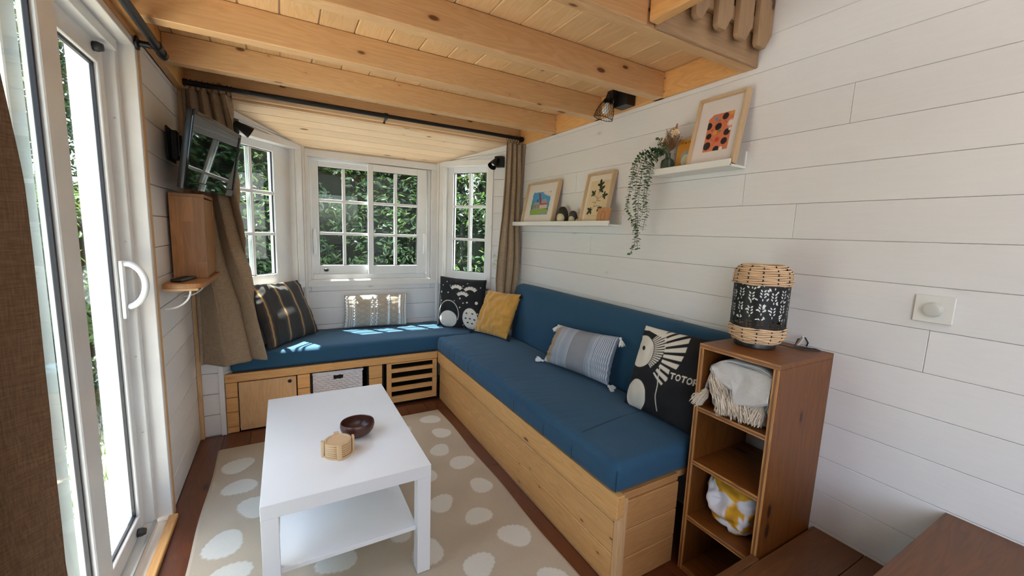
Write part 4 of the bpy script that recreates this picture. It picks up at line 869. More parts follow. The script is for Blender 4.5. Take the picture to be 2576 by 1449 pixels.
for k, (r0, d, L, R) in enumerate([((-0.335, -2.075, 0.775), (-0.22, 0.28, -0.55), 0.075, 0.024), ((-0.325, -2.085, 0.845), (-0.35, -0.6, -0.62), 0.095, 0.030), ((-0.335, -2.13, 0.79), (-0.28, -0.40, -0.75), 0.085, 0.028), ((-0.33, -2.165, 0.785), (-0.25, -0.5, -0.55), 0.080, 0.028), ((-0.33, -2.215, 0.785), (-0.2, -0.35, -0.75), 0.075, 0.028), ((-0.325, -2.27, 0.785), (-0.2, 0.12, -0.75), 0.070, 0.026)]):
    p = Vector(r0); d = Vector(d).normalized(); a = d.orthogonal().normalized(); c = d.cross(a); g = G()
    for n_ in range(150):
        th_ = rt.random()*2*PI; rr = R*math.sqrt(rt.random()); e = a*math.cos(th_)*rr + c*math.sin(th_)*rr; l = L*(0.8+0.3*rt.random()); wv = Vector((rt.uniform(-1, 1), rt.uniform(-1, 1), rt.uniform(-1, 1)))*0.004
        pts = [p + e*0.3, p + d*l*0.35 + e*0.9 + wv, p + d*l*0.7 + e*0.95 - wv, p + d*l + e*(0.8+0.5*rt.random())]
        for q in pts: q.z = max(q.z, 0.7065); q.y = min(max(q.y, -2.310), -2.0625 if q.x > -0.358 else -2.03)
        g.tube(pts, [0.0013, 0.0016, 0.0015, 0.0009], 4)
    g.obj('tassel', M_tassel, t)
# yellow and white throw, rolled up
def throw2():
    nu, nv = 110, 90; V = []; Cc = []
    for i in range(nu):
        for j in range(nv+1):
            th_ = 2*PI*i/nu; ph = PI*j/nv; d = Vector((math.sin(ph)*math.cos(th_), math.sin(ph)*math.sin(th_), math.cos(ph)))
            e = [abs(x)**0.85*(1 if x > 0 else -1) for x in d]
            r = 1 + 0.11*noise.noise(d*2.1+Vector((3, 1, 2))) + 0.05*noise.noise(d*5+Vector((9, 0, 0)))
            sw = math.atan2(d.z-0.1, d.y-0.25); rad = math.hypot(d.z-0.1, d.y-0.25)
            if d.x < 0.2: r += 0.055*math.sin(sw*1.0 + rad*11)*(0.6-d.x)*0.8 - 0.10*max(0, 1-rad/0.22)
            q = Vector((-0.205 + e[0]*0.135*r, -2.183 + e[1]*0.112*r, 0.352 + e[2]*0.100*r))
            if d.y < -0.1 and d.x < 0: q.z -= 0.022*max(0, -d.z)*1.0; 
            q.z = min(max(q.z, 0.2445), 0.459); q.y = min(max(q.y, -2.3105), -2.061); V.append(q)
            m = noise.noise(d*2.6 + Vector((1.3, 4.2, 0.7))) + 0.25*noise.noise(d*7); f = min(1, max(0, (m+0.05)/0.06)); wh = np.array(srgb('DEDCE0')); ye = np.array(srgb('D29A1E'))*(1+0.35*noise.noise(d*6))
            Cc.append(wh*(1-f)+ye*f)
    F = []
    for i in range(nu):
        for j in range(nv): a = i*(nv+1)+j; b = ((i+1) % nu)*(nv+1)+j; F.append((a, b, b+1, a+1))
    o = npmesh('yellow_throw', [list(v) for v in V], F, M_print, None, np.clip(np.array(Cc), 0, 1)); return tag(o, 'rolled fluffy throw in white and yellow patches in the third compartment', 'blanket')
throw2()

# ------------------------------------------------------------------ picture ledges and what stands on them
def ledge(name, y0, y1, z, label):
    t = thing(name, (-0.06, (y0+y1)/2, z), label, 'shelf')
    G().box(-0.115, -0.001, y0, y1, z, z+0.010, 0.0008).obj('ledge_floor', M_whiteledge, t)
    G().box(-0.0125, -0.0005, y0, y1, z+0.0105, z+0.071, 0.0008).obj('ledge_back', M_whiteledge, t)
    G().box(-0.118, -0.108, y0, y1, z+0.0005, z+0.030, 0.0008).obj('ledge_lip', M_whiteledge, t)
Z1, Z2 = 1.404, 1.653
ledge('picture_ledge', -1.222, -0.100, Z1, 'long white picture ledge, the lower one beside the curtain')
ledge('picture_ledge', -1.922, -1.512, Z2, 'short white picture ledge, the higher one with the tallest frame')
def raster(fn, w, h, n=200):
    nu, nv = n, int(n*h/w); u, v = np.meshgrid((np.arange(nu))/(nu-1), (np.arange(nv))/(nv-1), indexing='ij'); return u, v, fn(u.ravel(), v.ravel())
def frame(name, yl, yr, zf, hgt, art, label, cat='picture', tilt=0.062, depth=0.030, fw=0.012, xb=-0.070, cat_frame=None, n=230):
    """leans on the wall; yl is the left edge seen from the room, yr the right one"""
    w = yl - yr; ang_ = math.asin(tilt/hgt)
    # local: x right (-y), y up, z out to the room
    M = Matrix.Translation((xb, yl, zf)) @ Matrix(((0, 0, -1, 0), (-1, 0, 0, 0), (0, 1, 0, 0), (0, 0, 0, 1))) @ Matrix.Rotation(-ang_, 4, 'X')
    t = thing(name, (xb, (yl+yr)/2, zf), label, cat)
    g = G(); h = hgt
    for (a, b, c, d) in ((0, fw, 0, h), (w-fw, w, 0, h), (fw, w-fw, 0, fw), (fw, w-fw, h-fw, h)): g.box(a, b, c, d, -0.0, depth, 0.001, M)
    g.obj('frame', M_frame, t)
    G().box(fw*0.5, w-fw*0.5, fw*0.5, h-fw*0.5, 0.004, 0.012, 0, M).obj('backing', M_frame, t)
    u, v, c = raster(art, w-2*fw, h-2*fw, n); nu, nv = u.shape
    P = np.stack([fw+u*(w-2*fw), fw+v*(h-2*fw), np.full(u.shape, 0.0135)], -1).reshape(-1, 3); Mn = np.array(M); V = P @ Mn[:3, :3].T + Mn[:3, 3]
    npmesh('print', V, gridfaces(nu, nv), M_paper, t, c); return t, M
def box_(u, v, a, b, c, d): return np.maximum(np.maximum(a-u, u-b), np.maximum(c-v, v-d))
def tri(u, v, pts):
    m = None
    for (x0, y0), (x1, y1) in zip(pts, pts[1:]+pts[:1]):
        L = math.hypot(x1-x0, y1-y0); d = ((u-x0)*(y1-y0) - (v-y0)*(x1-x0))/L; m = d if m is None else np.maximum(m, d)
    return m
def a_house(u, v):
    c = np.tile(C3('E4DDD5'), (len(u), 1)); A = lambda m, k, w=0.008: blend(c, sm(m, w), C3(k))
    inn = box_(u, v, .19, .80, .20, .79+0.0)
    rag = inn + 0.008*np.sin(u*60)*np.sin(v*47)
    sky = sm(rag)*1.0; c = blend(c, sky, C3('3D95C9')); c = blend(c, sky*sm(0.62-v+0.05*np.sin(u*5), 0.3)*0.0, C3('77b5dd'))
    for x, y, r in ((.70, .74, .09), (.62, .77, .07), (.78, .70, .07)): c = blend(c, sky*sm(np.hypot((u-x)/1.4, (v-y)*1.4)-r*0.8, .03)*0.9, C3('E3DAD0'))
    c = blend(c, sky*sm(tri(u, v, [(.18, .36), (.18, .58), (.32, .50), (.32, .34)][::-1]) if False else box_(u, v, .17, .30, .33, .54+0.0)+0.01*np.sin(u*70)), C3('3F8A6A'))
    c = blend(c, sky*sm(box_(u, v, .2, .8, .2, .36)), C3('86AC3E')); c = blend(c, sky*sm(box_(u, v, .50, .82, .2, .255)+0.012*np.sin(u*40)), C3('8E97A0')); c = blend(c, sky*sm(np.abs(v-.34-.03*np.sin(u*4))-.012), C3('4c4a3c'))
    c = blend(c, sky*sm(box_(u, v, .26, .50, .34, .52)), C3('A59A92')); c = blend(c, sky*sm(tri(u, v, [(.27, .51), (.50, .51), (.40, .74)][::-1])), C3('B9AEA2'))
    c = blend(c, sky*sm(np.minimum(tri(u, v, [(.27, .51), (.50, .51), (.40, .74)]), 9)*0+np.hypot((u-.385)/.5, v-.57)-.04), C3('2c2a2c'))
    c = blend(c, sky*sm(seg(u, v, (.415, .74), (.515, .47))-.028), C3('8C2A28')); c = blend(c, sky*sm(box_(u, v, .50, .74, .35, .47)), C3('C9B3A2')); c = blend(c, sky*sm(box_(u, v, .49, .76, .455, .495)), C3('B8473B'))
    for x in (.53, .59, .65, .71): c = blend(c, sky*sm(box_(u, v, x-.018, x+.018, .375, .44)), C3('E6E0D2')); c = blend(c, sky*sm(np.abs(u-x-.03)-.004)*((v > .35) & (v < .47)), C3('A6453A'))
    for x in (.30, .36, .44): c = blend(c, sky*sm(box_(u, v, x-.015, x+.015, .37, .47)), C3('6c6460'))
    c = blend(c, sky*sm(np.hypot((u-.62)/1.3, v-.53)-.075)*(v > .495), C3('9C9C98')); 
    return c
def a_leaf(u, v):
    c = np.tile(C3('E6DCCB'), (len(u), 1)); c = blend(c, sm(box_(u, v, .10, .90, .05, .88)), C3('D9C59F'))
    def lobed(cx_, cy_, ang_, R, k):
        nonlocal c
        dx, dy = (u-cx_), (v-cy_)*1.38; th = np.arctan2(dy, dx)-ang_; d = np.hypot(dx, dy)
        rr = R*(0.42 + 0.58*np.abs(np.cos(2.5*th))**1.6)*(0.75+0.3*np.cos(th)) ; c = blend(c, sm(d-rr), C3(k))
    for a, b in (((.30, .20), (.42, .33)), ((.42, .33), (.50, .45)), ((.50, .45), (.53, .68)), ((.52, .50), (.34, .58)), ((.52, .48), (.74, .56)), ((.42, .33), (.62, .34)), ((.46, .42), (.34, .42)), ((.5, .46), (.66, .44))): c = blend(c, sm(seg(u, v, a, b)-.005), C3('4a3a1e'))
    lobed(.55, .78, 1.8, .17, '1C2A14'); lobed(.58, .68, 0.6, .17, '1E2C15'); lobed(.32, .60, 2.4, .14, '22320f'); lobed(.76, .55, 0.2, .15, '18260f'); lobed(.30, .26, -2.3, .17, '26381a'); lobed(.66, .29, -1.0, .14, '22330f')
    c = blend(c, sm(seg(u, v, (.22, .13), (.62, .13))-.002), C3('8d7c5e')); return c
def a_discs(u, v):
    c = np.tile(C3('E2DAD6'), (len(u), 1)); P_ = sm(np.maximum(box_(u, v, .24, .81, .20, .77), -(u-.24)*0.6-(.77-v)+0.06+0.0*u)); c = blend(c, P_, C3('D27755'))
    def dot(x, y, r, k, star=0):
        nonlocal c
        d = np.hypot(u-x, (v-y)*1.36); a = np.arctan2((v-y)*1.36, u-x); c = blend(c, P_*sm(d-r*(1+star*0.22*np.sign(np.sin(a*12)))), C3(k))
    for x, y, r in ((.62, .71, .07), (.27, .60, .075), (.50, .57, .075), (.72, .46, .068), (.32, .44, .062), (.70, .33, .07), (.32, .29, .085), (.55, .22, .07)): dot(x, y, r, '1b191c')
    for x, y, r, k in ((.42, .70, .04, '4E93B4'), (.77, .59, .065, 'E6E0D8'), (.55, .50, .038, '8A8248'), (.45, .48, .04, 'D9A13A'), (.53, .37, .05, 'C0392B'), (.37, .53, .022, 'B5432F'), (.50, .66, .02, '8A6B3A'), (.78, .50, .03, 'E6E0D8'), (.76, .75, .05, 'D9A13A'), (.66, .22, .04, 'E6E0D8')): dot(x, y, r, k, 1)
    for a, b in (((.45, .66), (.40, .55)), ((.62, .64), (.70, .60)), ((.55, .50), (.50, .44)), ((.36, .40), (.45, .36)), ((.70, .26), (.72, .20)), ((.50, .36), (.44, .28)), ((.34, .22), (.34, .20))): c = blend(c, P_*0.8*sm(seg(u, v, a, b)-.004), C3('7A3D2A'))
    return c
frame('framed_picture', -0.192, -0.612, Z1+0.0105, 0.318, a_house, 'oak framed picture of a red-roofed house, leftmost on the lower ledge')
frame('framed_picture', -0.918, -1.155, Z1+0.0105, 0.318, a_leaf, 'oak framed botanical print of dark lobed leaves on the lower ledge')
frame('framed_picture', -1.690, -1.922, Z2+0.0105, 0.318, a_discs, 'oak framed print of dark discs on salmon, on the higher ledge')
def a_card(u, v):
    c = np.tile(C3('CF8A2E'), (len(u), 1)); c = blend(c, sm(-box_(u, v, .03, .97, .02, .98)), C3('C9B07A'))
    for i, (a, b) in enumerate((((.18, .86), (.24, .90)), ((.28, .84), (.30, .90)), ((.35, .87), (.44, .87)), ((.40, .84), (.40, .91)), ((.50, .85), (.56, .90)), ((.62, .84), (.62, .90)), ((.60, .88), (.70, .86)), ((.76, .84), (.82, .91)))): c = blend(c, sm(seg(u, v, a, b)-.010), C3('3a2a18'))
    c = blend(c, sm(ell(u, v, .52, .38, .30, .27)), C3('9FA09A')); c = blend(c, sm(ell(u, v, .52, .33, .23, .19)), C3('D8D3B4')); c = blend(c, sm(v-.09+0.03*np.sin(u*9)), C3('5E7F86')); return c
frame('picture_card', -1.585, -1.700, Z2+0.0105, 0.162, a_card, 'small orange illustrated card behind the vase on the higher ledge', 'card', 0.020, 0.006, 0.002, -0.036, n=120)
# plain ornaments
def egg(name, y, x, R, H, m1, m2, label):
    t = thing(name, (x, y, Z1+0.0105), label, 'ornament'); prof = [(R*math.sin(PI*k/16)**0.8*(1-0.28*(k/16)), H*(1-math.cos(PI*k/16))/2) for k in range(17)]; prof[0] = (0, 0); prof[-1] = (0, H)
    prof = [(0, 0), (R*0.62, 0.0)] + [p for p in prof[3:]]
    g = G(); g.lathe(prof, Matrix.Translation((x, y, Z1+0.0105)), 32); g.obj('body', m1, t)
    g = G(); g.ball((x-R*0.40, y-R*0.16, Z1+0.0105+H*0.37), R*0.74, 0.85, 0.92, 0.36*H/R*1.1, seg=24); g.obj('inlay', m2, t)
M_gr = plain('dark_green_glaze', (0.014, 0.022, 0.013), 0.4); M_ch = plain('charcoal_glaze', (0.035, 0.037, 0.042), 0.5); M_cr = plain('cream_glaze', (0.60, 0.52, 0.33), 0.5)
egg('egg_ornament', -0.700, -0.060, 0.046, 0.122, M_gr, M_cr, 'dark green egg-shaped ornament with a cream front, beside the house picture')
egg('egg_ornament', -0.815, -0.058, 0.035, 0.090, M_ch, M_cr, 'smaller charcoal egg-shaped ornament in the middle of the lower ledge')
t = thing('egg_ornament', (-0.06, -0.872, Z1+0.0105), 'tiny cream egg-shaped ornament half hidden behind the leaf print', 'ornament'); G().ball((-0.060, -0.868, Z1+0.030), 0.017, 1, 1, 1.15).obj('body', M_cr, t)
g = G(); Mk = Matrix.Translation((-0.103, -1.092, Z1+0.0108)) @ Matrix(((0, 0, -1, 0), (-1, 0, 0, 0), (0, 1, 0, 0), (0, 0, 0, 1))) @ Matrix.Rotation(-0.16, 4, 'X')
g.box(0, 0.108, 0, 0.095, -0.010, 0.0, 0.001, Mk); t = thing('wooden_block', (-0.095, -1.146, Z1+0.0108), 'small square alder block with an engraved oval, leaning on the leaf print', 'block'); g.obj('block', M_block, t)
g = G(); g.tube([Mk @ Vector((0.054+0.018*math.cos(a*PI/12), 0.048+0.030*math.sin(a*PI/12), 0.0002)) for a in range(24)], 0.0007, 4, closed=True); g.obj('engraving', M_dark, t)
# vase with dried flowers
VX, VY, VZ = -0.062, -1.556, Z2+0.0105
t = thing('vase', (VX, VY, VZ), 'ribbed dark green glass bottle vase on the left end of the higher ledge', 'vase')
g = G(); b = bmesh.new(); prof = [(0, 0.0), (0.026, 0.0), (0.030, 0.004), (0.031, 0.02), (0.031, 0.052), (0.027, 0.066), (0.014, 0.076), (0.0125, 0.082), (0.0125, 0.096), (0.015, 0.100), (0.0135, 0.100), (0.011, 0.096), (0.011, 0.078), (0.024, 0.064), (0.028, 0.052), (0.028, 0.006), (0, 0.005)]
b.free(); g.lathe(prof, Matrix.Translation((VX, VY, VZ)), 48)
for v in g.bm.verts:
    a = math.atan2(v.co.y-VY, v.co.x-VX); r = math.hypot(v.co.y-VY, v.co.x-VX); 
    if r > 0.02: k = 1+0.03*math.cos(a*16); v.co.x = VX+(v.co.x-VX)*k; v.co.y = VY+(v.co.y-VY)*k
g.obj('vase_body', M_vase, t)
rd = random.Random(11)
def disc(g, p, nrm, r, rat=1.0, up=None, fold=0.2):
    n_ = Vector(nrm).normalized(); a = (Vector(up) if up is not None else n_.orthogonal()); a = (a - n_*a.dot(n_)).normalized(); c = n_.cross(a); p = Vector(p)
    vs = [g.bm.verts.new(p + a*r*(math.cos(k*PI/4)+0.9) + c*r*rat*math.sin(k*PI/4) + n_*fold*r*abs(math.sin(k*PI/4))) for k in range(8)]; m = g.bm.verts.new(p + a*r*0.9)
    for k in range(8): g.bm.faces.new((vs[k], vs[(k+1) % 8], m))
t = thing('dried_bouquet', (VX, VY, VZ+0.1), 'bouquet of dried stems with a cream blossom standing in the green vase', 'dried flowers')
g = G(); hd = []
for k in range(9):
    top = Vector((VX - 0.01 + rd.uniform(-.03, .02), VY - 0.022 - 0.008*k + 0.03*rd.random(), VZ + 0.15 + 0.05*rd.random())); g.tube([(VX+rd.uniform(-.006, .006), VY+rd.uniform(-.006, .006), VZ+0.012), (VX, VY, VZ+0.095), (VX*0.5+top.x*0.5, VY*0.4+top.y*0.6, VZ+0.13), top], 0.0011, 5); hd.append(top)
o = g.obj('stem', M_dry, t); o['kind'] = 'stuff'
g = G(); bc = Vector((VX-0.015, VY-0.040, VZ+0.188))
for k in range(90):
    d = Vector((rd.gauss(0, 1), rd.gauss(0, 1), rd.gauss(0, 1))).normalized(); disc(g, bc + d*0.020 - Vector((0, 0, 0.0)), d + Vector((rd.uniform(-.5, .5), rd.uniform(-.5, .5), 0)), 0.0068, 0.9, fold=0.35)
g.obj('blossom', M_petal, t)
g = G()
for k in range(170):
    a = rd.uniform(-0.5, 1.15); L = rd.uniform(0.03, 0.10); p0 = Vector((VX, VY-0.006, VZ+0.10)); p1 = p0 + Vector((rd.uniform(-.02, .015), -math.sin(a)*L*0.85, math.cos(a)*L*1.05)); p2 = p1 + Vector((rd.uniform(-.01, .01), rd.uniform(-.012, .006), rd.uniform(.002, .014))); g.tube([p0.lerp(p1, 0.4), p1, p2], 0.0007, 3)
o = g.obj('dry_grass', M_dry, t); o['kind'] = 'stuff'
g = G(); g.tube([(VX-0.01, VY+0.012, VZ+0.115), (VX-0.01, VY+0.016, VZ+0.13), (VX-0.012, VY+0.018, VZ+0.155), (VX-0.012, VY+0.018, VZ+0.172)], [0.003, 0.008, 0.008, 0.002], 10); g.obj('seed_head', M_cab, t); g = G(); g.tube([(VX-0.012, VY-0.045, VZ+0.205), (VX-0.012, VY-0.050, VZ+0.228)], [0.006, 0.003], 8); g.obj('seed_head', M_cab, t)
# eucalyptus garland
t = thing('eucalyptus_garland', (-0.10, -1.49, VZ+0.1), 'hanging eucalyptus garland of small round leaves trailing from the green vase over the ledge end', 'plant')
strands = [
 [(-0.062, -1.550, 1.772), (-0.085, -1.500, 1.785), (-0.125, -1.445, 1.765), (-0.130, -1.405, 1.72), (-0.128, -1.385, 1.64), (-0.128, -1.378, 1.56), (-0.128, -1.368, 1.50), (-0.127, -1.400, 1.45), (-0.128, -1.432, 1.40)],
 [(-0.062, -1.550, 1.772), (-0.090, -1.500, 1.778), (-0.130, -1.455, 1.74), (-0.133, -1.430, 1.66), (-0.132, -1.425, 1.56), (-0.130, -1.440, 1.46), (-0.128, -1.445, 1.36), (-0.127, -1.440, 1.30), (-0.126, -1.415, 1.25)],
 [(-0.062, -1.548, 1.770), (-0.095, -1.510, 1.775), (-0.135, -1.475, 1.73), (-0.136, -1.455, 1.62), (-0.135, -1.455, 1.50), (-0.132, -1.460, 1.40), (-0.130, -1.462, 1.33), (-0.128, -1.468, 1.28)],
 [(-0.062, -1.548, 1.768), (-0.100, -1.520, 1.762), (-0.136, -1.502, 1.72), (-0.137, -1.490, 1.62), (-0.136, -1.490, 1.52), (-0.133, -1.485, 1.45)],
 [(-0.062, -1.548, 1.768), (-0.105, -1.535, 1.752), (-0.137, -1.522, 1.71), (-0.138, -1.512, 1.62), (-0.136, -1.505, 1.53), (-0.134, -1.518, 1.48), (-0.133, -1.502, 1.42), (-0.132, -1.495, 1.38)],
 [(-0.062, -1.550, 1.772), (-0.080, -1.540, 1.80), (-0.085, -1.520, 1.825), (-0.088, -1.505, 1.84)],
 [(-0.062, -1.550, 1.770), (-0.085, -1.560, 1.785), (-0.100, -1.548, 1.80), (-0.112, -1.530, 1.80)],
 [(-0.062, -1.550, 1.772), (-0.095, -1.480, 1.79), (-0.130, -1.42, 1.76), (-0.133, -1.400, 1.68), (-0.131, -1.398, 1.62)]]
for si, st in enumerate(strands):
    pts = smoothp([tuple(p) for p in st], 60) if False else [poly([tuple(p) for p in st], i/79) for i in range(80)]
    L = [0]
    for a, b in zip(st, st[1:]): L.append(L[-1]+(Vector(b)-Vector(a)).length)
    def at(s):
        for k in range(len(st)-1):
            if s <= L[k+1] or k == len(st)-2: return Vector(st[k]).lerp(Vector(st[k+1]), (s-L[k])/(L[k+1]-L[k]))
    g = G(); n_ = int(L[-1]/0.004); P_ = [at(L[-1]*i/n_) for i in range(n_+1)]
    for _ in range(4): P_ = [P_[0]] + [(a+b*2+c)/4 for a, b, c in zip(P_, P_[1:], P_[2:])] + [P_[-1]]
    g.tube(P_[::3] + [P_[-1]], 0.0011, 5); stem = g.obj('stem', M_stem, t)
    g = G(); k = 4
    while k < len(P_)-1:
        p = P_[k]; d = (P_[min(k+2, n_)]-P_[k-2]).normalized(); az = rd.random()*PI
        for sg in (0, PI):
            e = Vector((math.cos(az+sg), math.sin(az+sg), 0)); e = (e - d*e.dot(d)).normalized(); nn = (d*-1 + e*0.35 + Vector((rd.uniform(-.25, .25), rd.uniform(-.25, .25), 0))).normalized()
            r = rd.uniform(0.0085, 0.0132)*(1 - 0.25*k/len(P_)); disc(g, p + e*0.0015, nn, r, 0.85, e, 0.15)
        k += rd.choice((3, 3, 4))
    g.obj('leaves', M_euc, stem)
# ------------------------------------------------------------------ spotlights, sockets, dimmer
def bell(g, M, s=1.0, r=0.035, L=0.085): g.lathe([(0.0, 0.0), (0.016*s, 0.0), (0.018*s, 0.004), (0.020*s, 0.028), (0.024*s, 0.040), (r*0.86, L*0.72), (r, L), (r*0.965, L), (r*0.82, L*0.72), (0.018*s, 0.034), (0, 0.032)], M, 32)
def aim(p, d): return Matrix.Translation(p) @ Vector(d).to_track_quat('Z', 'Y').to_matrix().to_4x4()
def wallspot(M, u, z, d, label):
    p = M @ Vector((u, 0, z)); t = thing('wall_spotlight', p, label, 'spotlight')
    g = G(); g.box(u-0.036, u+0.036, -0.046, -0.001, z-0.043, z+0.043, 0.004, M, 2); g.obj('mount', M_blackm, t)
    q = M @ Vector((u-0.010, -0.075, z)); g = G(); g.tube([M @ Vector((u-0.01, -0.046, z)), q], 0.009, 10); g.ball(q, 0.013, seg=12); g.obj('joint', M_blackm, t)
    g = G(); dd = Vector(d).normalized(); bell(g, aim(q - dd*0.028, dd), 1.0, 0.036, 0.095); g.obj('lamp_shade', M_blackm, t)
    g = G(); g.ball(q + dd*0.035, 0.017, seg=14); g.obj('bulb', M_bulb, t)
wallspot(MR, 0.612, 1.915, (-0.62, -0.25, -0.75), 'black wall spotlight on the white boards beside the right curtain')
wallspot(ML, 0.615, 1.925, (0.85, 0.18, -0.50), 'black wall spotlight behind the television, mostly hidden')
t = thing('mesh_spotlight', (-0.06, -1.22, 2.10), 'black spotlight with a wire mesh shade on the pine rim board between the joists', 'spotlight')
g = G(); g.box(-0.092, -0.0225, -1.268, -1.168, 2.062, 2.142, 0.003); g.obj('mount', M_blackm, t)
ax = Vector((-0.16, 0.22, -1.0)).normalized(); q = Vector((-0.128, -1.176, 2.112)); g = G(); g.box(-0.135, -0.088, -1.205, -1.160, 2.100, 2.146, 0.006, seg=2); bell(g, aim(q - ax*0.012, ax), 1.15, 0.024, 0.042); g.obj('joint', M_blackm, t)
Mq = aim(q, ax); g = G(); R_ = lambda f: 0.014 + 0.040*math.sin(f*PI/2*0.98)**0.75
for sgn in (1, -1):
    for k in range(22): g.tube([(R_(i/12)*math.cos(2*PI*k/22+sgn*i*0.085), R_(i/12)*math.sin(2*PI*k/22+sgn*i*0.085), 0.006+0.108*(i/12)) for i in range(13)], 0.0008, 4, Mq)
g.tube([(R_(1)*math.cos(a*PI/20), R_(1)*math.sin(a*PI/20), 0.114) for a in range(40)], 0.0018, 6, Mq, True); g.tube([(R_(.12)*math.cos(a*PI/12), R_(.12)*math.sin(a*PI/12), 0.016) for a in range(24)], 0.0018, 6, Mq, True); o = g.obj('mesh_shade', M_blackm, t)
g = G(); g.lathe([(0, 0.03), (0.010, 0.032), (0.012, 0.045), (0.021, 0.062), (0.022, 0.074), (0.014, 0.088), (0, 0.092)], Mq, 20); g.obj('bulb', M_bulb, t)
for z, nm in ((1.142, 'round white wall socket, the upper of the pair beside the right bay window'), (1.071, 'round white wall socket, the lower of the pair beside the right bay window')):
    Ms = MR @ Matrix.Translation((0.588, 0, z)) @ Matrix.Rotation(PI/2, 4, 'X'); t = thing('wall_socket', Ms @ Vector((0, 0, 0)), nm, 'socket')
    g = G(); g.lathe([(0, 0.0045), (0.0175, 0.0045), (0.0185, 0.009), (0.021, 0.0095), (0.033, 0.008), (0.035, 0.0005), (0, 0.0005)], Ms, 40); g.obj('plate', M_plastw, t)
    g = G(); 
    for x in (-0.008, 0.008): g.lathe([(0, 0), (0.0026, 0), (0.0026, 0.0008), (0, 0.0008)], Ms @ Matrix.Translation((x, 0, 0.0046)), 10)
    g.lathe([(0, 0), (0.0024, 0), (0.0022, 0.010), (0, 0.011)], Ms @ Matrix.Translation((0, 0.009, 0.0046)), 10); o = g.obj('contacts', M_black, t); o['kind'] = 'stuff'
t = thing('dimmer_switch', (-0.001, -2.568, 1.16), 'white square dimmer switch with a round knob on the right wall', 'switch')
g = G(); g.box(-0.0095, -0.0005, -2.613, -2.523, 1.116, 1.200, 0.004, seg=3); g.obj('plate', M_plastw, t)
g = G(); g.lathe([(0, 0.017), (0.016, 0.017), (0.0205, 0.015), (0.022, 0.008), (0.0225, 0.0), (0, 0)], Matrix.Translation((-0.0098, -2.568, 1.157)) @ Matrix.Rotation(-PI/2, 4, 'Y'), 40); g.obj('knob', plain('grey_white_knob', (0.58, 0.58, 0.54), 0.3), t)
# ------------------------------------------------------------------ curtain rods and curtains
t = thing('curtain_rod', (-1.1, -0.062, 2.095), 'long black pipe curtain rod across the bay under the header beam', 'curtain rod')
g = G(); g.tube([(-2.185, -0.062, 2.094), (-1.107, -0.062, 2.0955)], 0.0150, 14); g.tube([(-1.107, -0.062, 2.0955), (-0.035, -0.062, 2.097)], 0.0130, 14); g.obj('pole', M_blackm, t)
for x, s in ((-2.185, -1), (-0.035, 1)):
    g = G(); g.tube([(x-s*0.015, -0.062, 2.095), (x, -0.062, 2.095), (x+s*0.012, -0.056, 2.095), (x+s*0.018, -0.042, 2.095), (x+s*0.018, -0.006, 2.095)], 0.0175, 14); g.lathe([(0, 0), (0.03, 0), (0.03, 0.005), (0, 0.005)], Matrix.Translation((x+s*0.018 if s < 0 else x+0.005, -0.0005, 2.095)) @ Matrix.Rotation(PI/2, 4, 'X'), 20); g.obj('elbow', M_blackm, t)
g = G(); g.tube([(-1.118, -0.062, 2.0955), (-1.096, -0.062, 2.0955)], 0.019, 14); g.tube([(-1.107, -0.062, 2.08), (-1.107, -0.02, 2.072), (-1.107, -0.006, 2.07)], 0.006, 8); g.box(-1.115, -1.099, -0.006, -0.001, 2.058, 2.10, 0.002); g.obj('bracket', M_blackm, t)
def ringset(xs, y, z, parent, axis='x', R=0.024):
    for x in xs:
        g = G(); pts = [((x + 0.004*math.sin(a*PI/10), y + R*math.cos(a*PI/10), z - 0.006 + R*math.sin(a*PI/10)) if axis == 'x' else (y + R*math.cos(a*PI/10), x, z - 0.006 + R*math.sin(a*PI/10))) for a in range(20)]
        g.tube(pts, 0.0014, 5, closed=True); b = Vector((x, y, z-0.006-R)) if axis == 'x' else Vector((y, x, z-0.006-R)); g.tube([b, b - Vector((0, 0, 0.012))], 0.0025, 5); g.obj('curtain_ring', M_blackm, parent)
def interp(tab, z):
    tab = sorted(tab); 
    if z <= tab[0][0]: return tab[0][1:]
    for a, b in zip(tab, tab[1:]):
        if z <= b[0]: q = (z-a[0])/(b[0]-a[0]); q = q*q*(3-2*q) if False else q; return [a[i]*(1-q)+b[i]*q for i in range(1, len(a))]
    return tab[-1][1:]
def curtain(label, tab, ztop, zbot, folds, amp, ybase, mat, nu=260, nv=110, hem=None, axis='x', seed=0, warp=0.0, group=None, th=0.0018):
    V = []
    for i in range(nu):
        s = i/(nu-1)
        for j in range(nv):
            f = j/(nv-1); zb = zbot + (hem(s) if hem else 0); z = ztop + (zb-ztop)*f; l, r, y = interp(tab, z)
            ph = folds(f)*(s + warp*f*math.sin(s*5+seed)) ; A = amp(f)
            w = math.sin(2*PI*ph); w2 = math.sin(2*PI*ph*2.13+1.3+seed)*0.28
            a = s + 0.16/folds(f)*math.sin(4*PI*ph)*0.5
            x = l + (r-l)*min(max(a, -0.01), 1.01) + 0.003*noise.noise(Vector((s*4, z*3, seed)))
            yy = y + A*(w+w2) + 0.006*noise.noise(Vector((s*7, z*2.5, seed+5)))
            V.append((x, yy, z) if axis == 'x' else (yy, x, z))
    o = npmesh('curtain', V, gridfaces(nu, nv), mat); tag(o, label, 'curtain', group); m = o.modifiers.new('cloth', 'SOLIDIFY'); m.thickness = th; m.offset = 0; return o
tl = [(2.07, -2.198, -1.972, -0.068), (1.9, -2.200, -1.968, -0.052), (1.5, -2.200, -1.958, -0.060), (1.15, -2.198, -1.935, -0.088), (1.0, -2.200, -1.915, -0.092), (0.75, -2.203, -1.880, -0.092), (0.45, -2.206, -1.825, -0.092)]
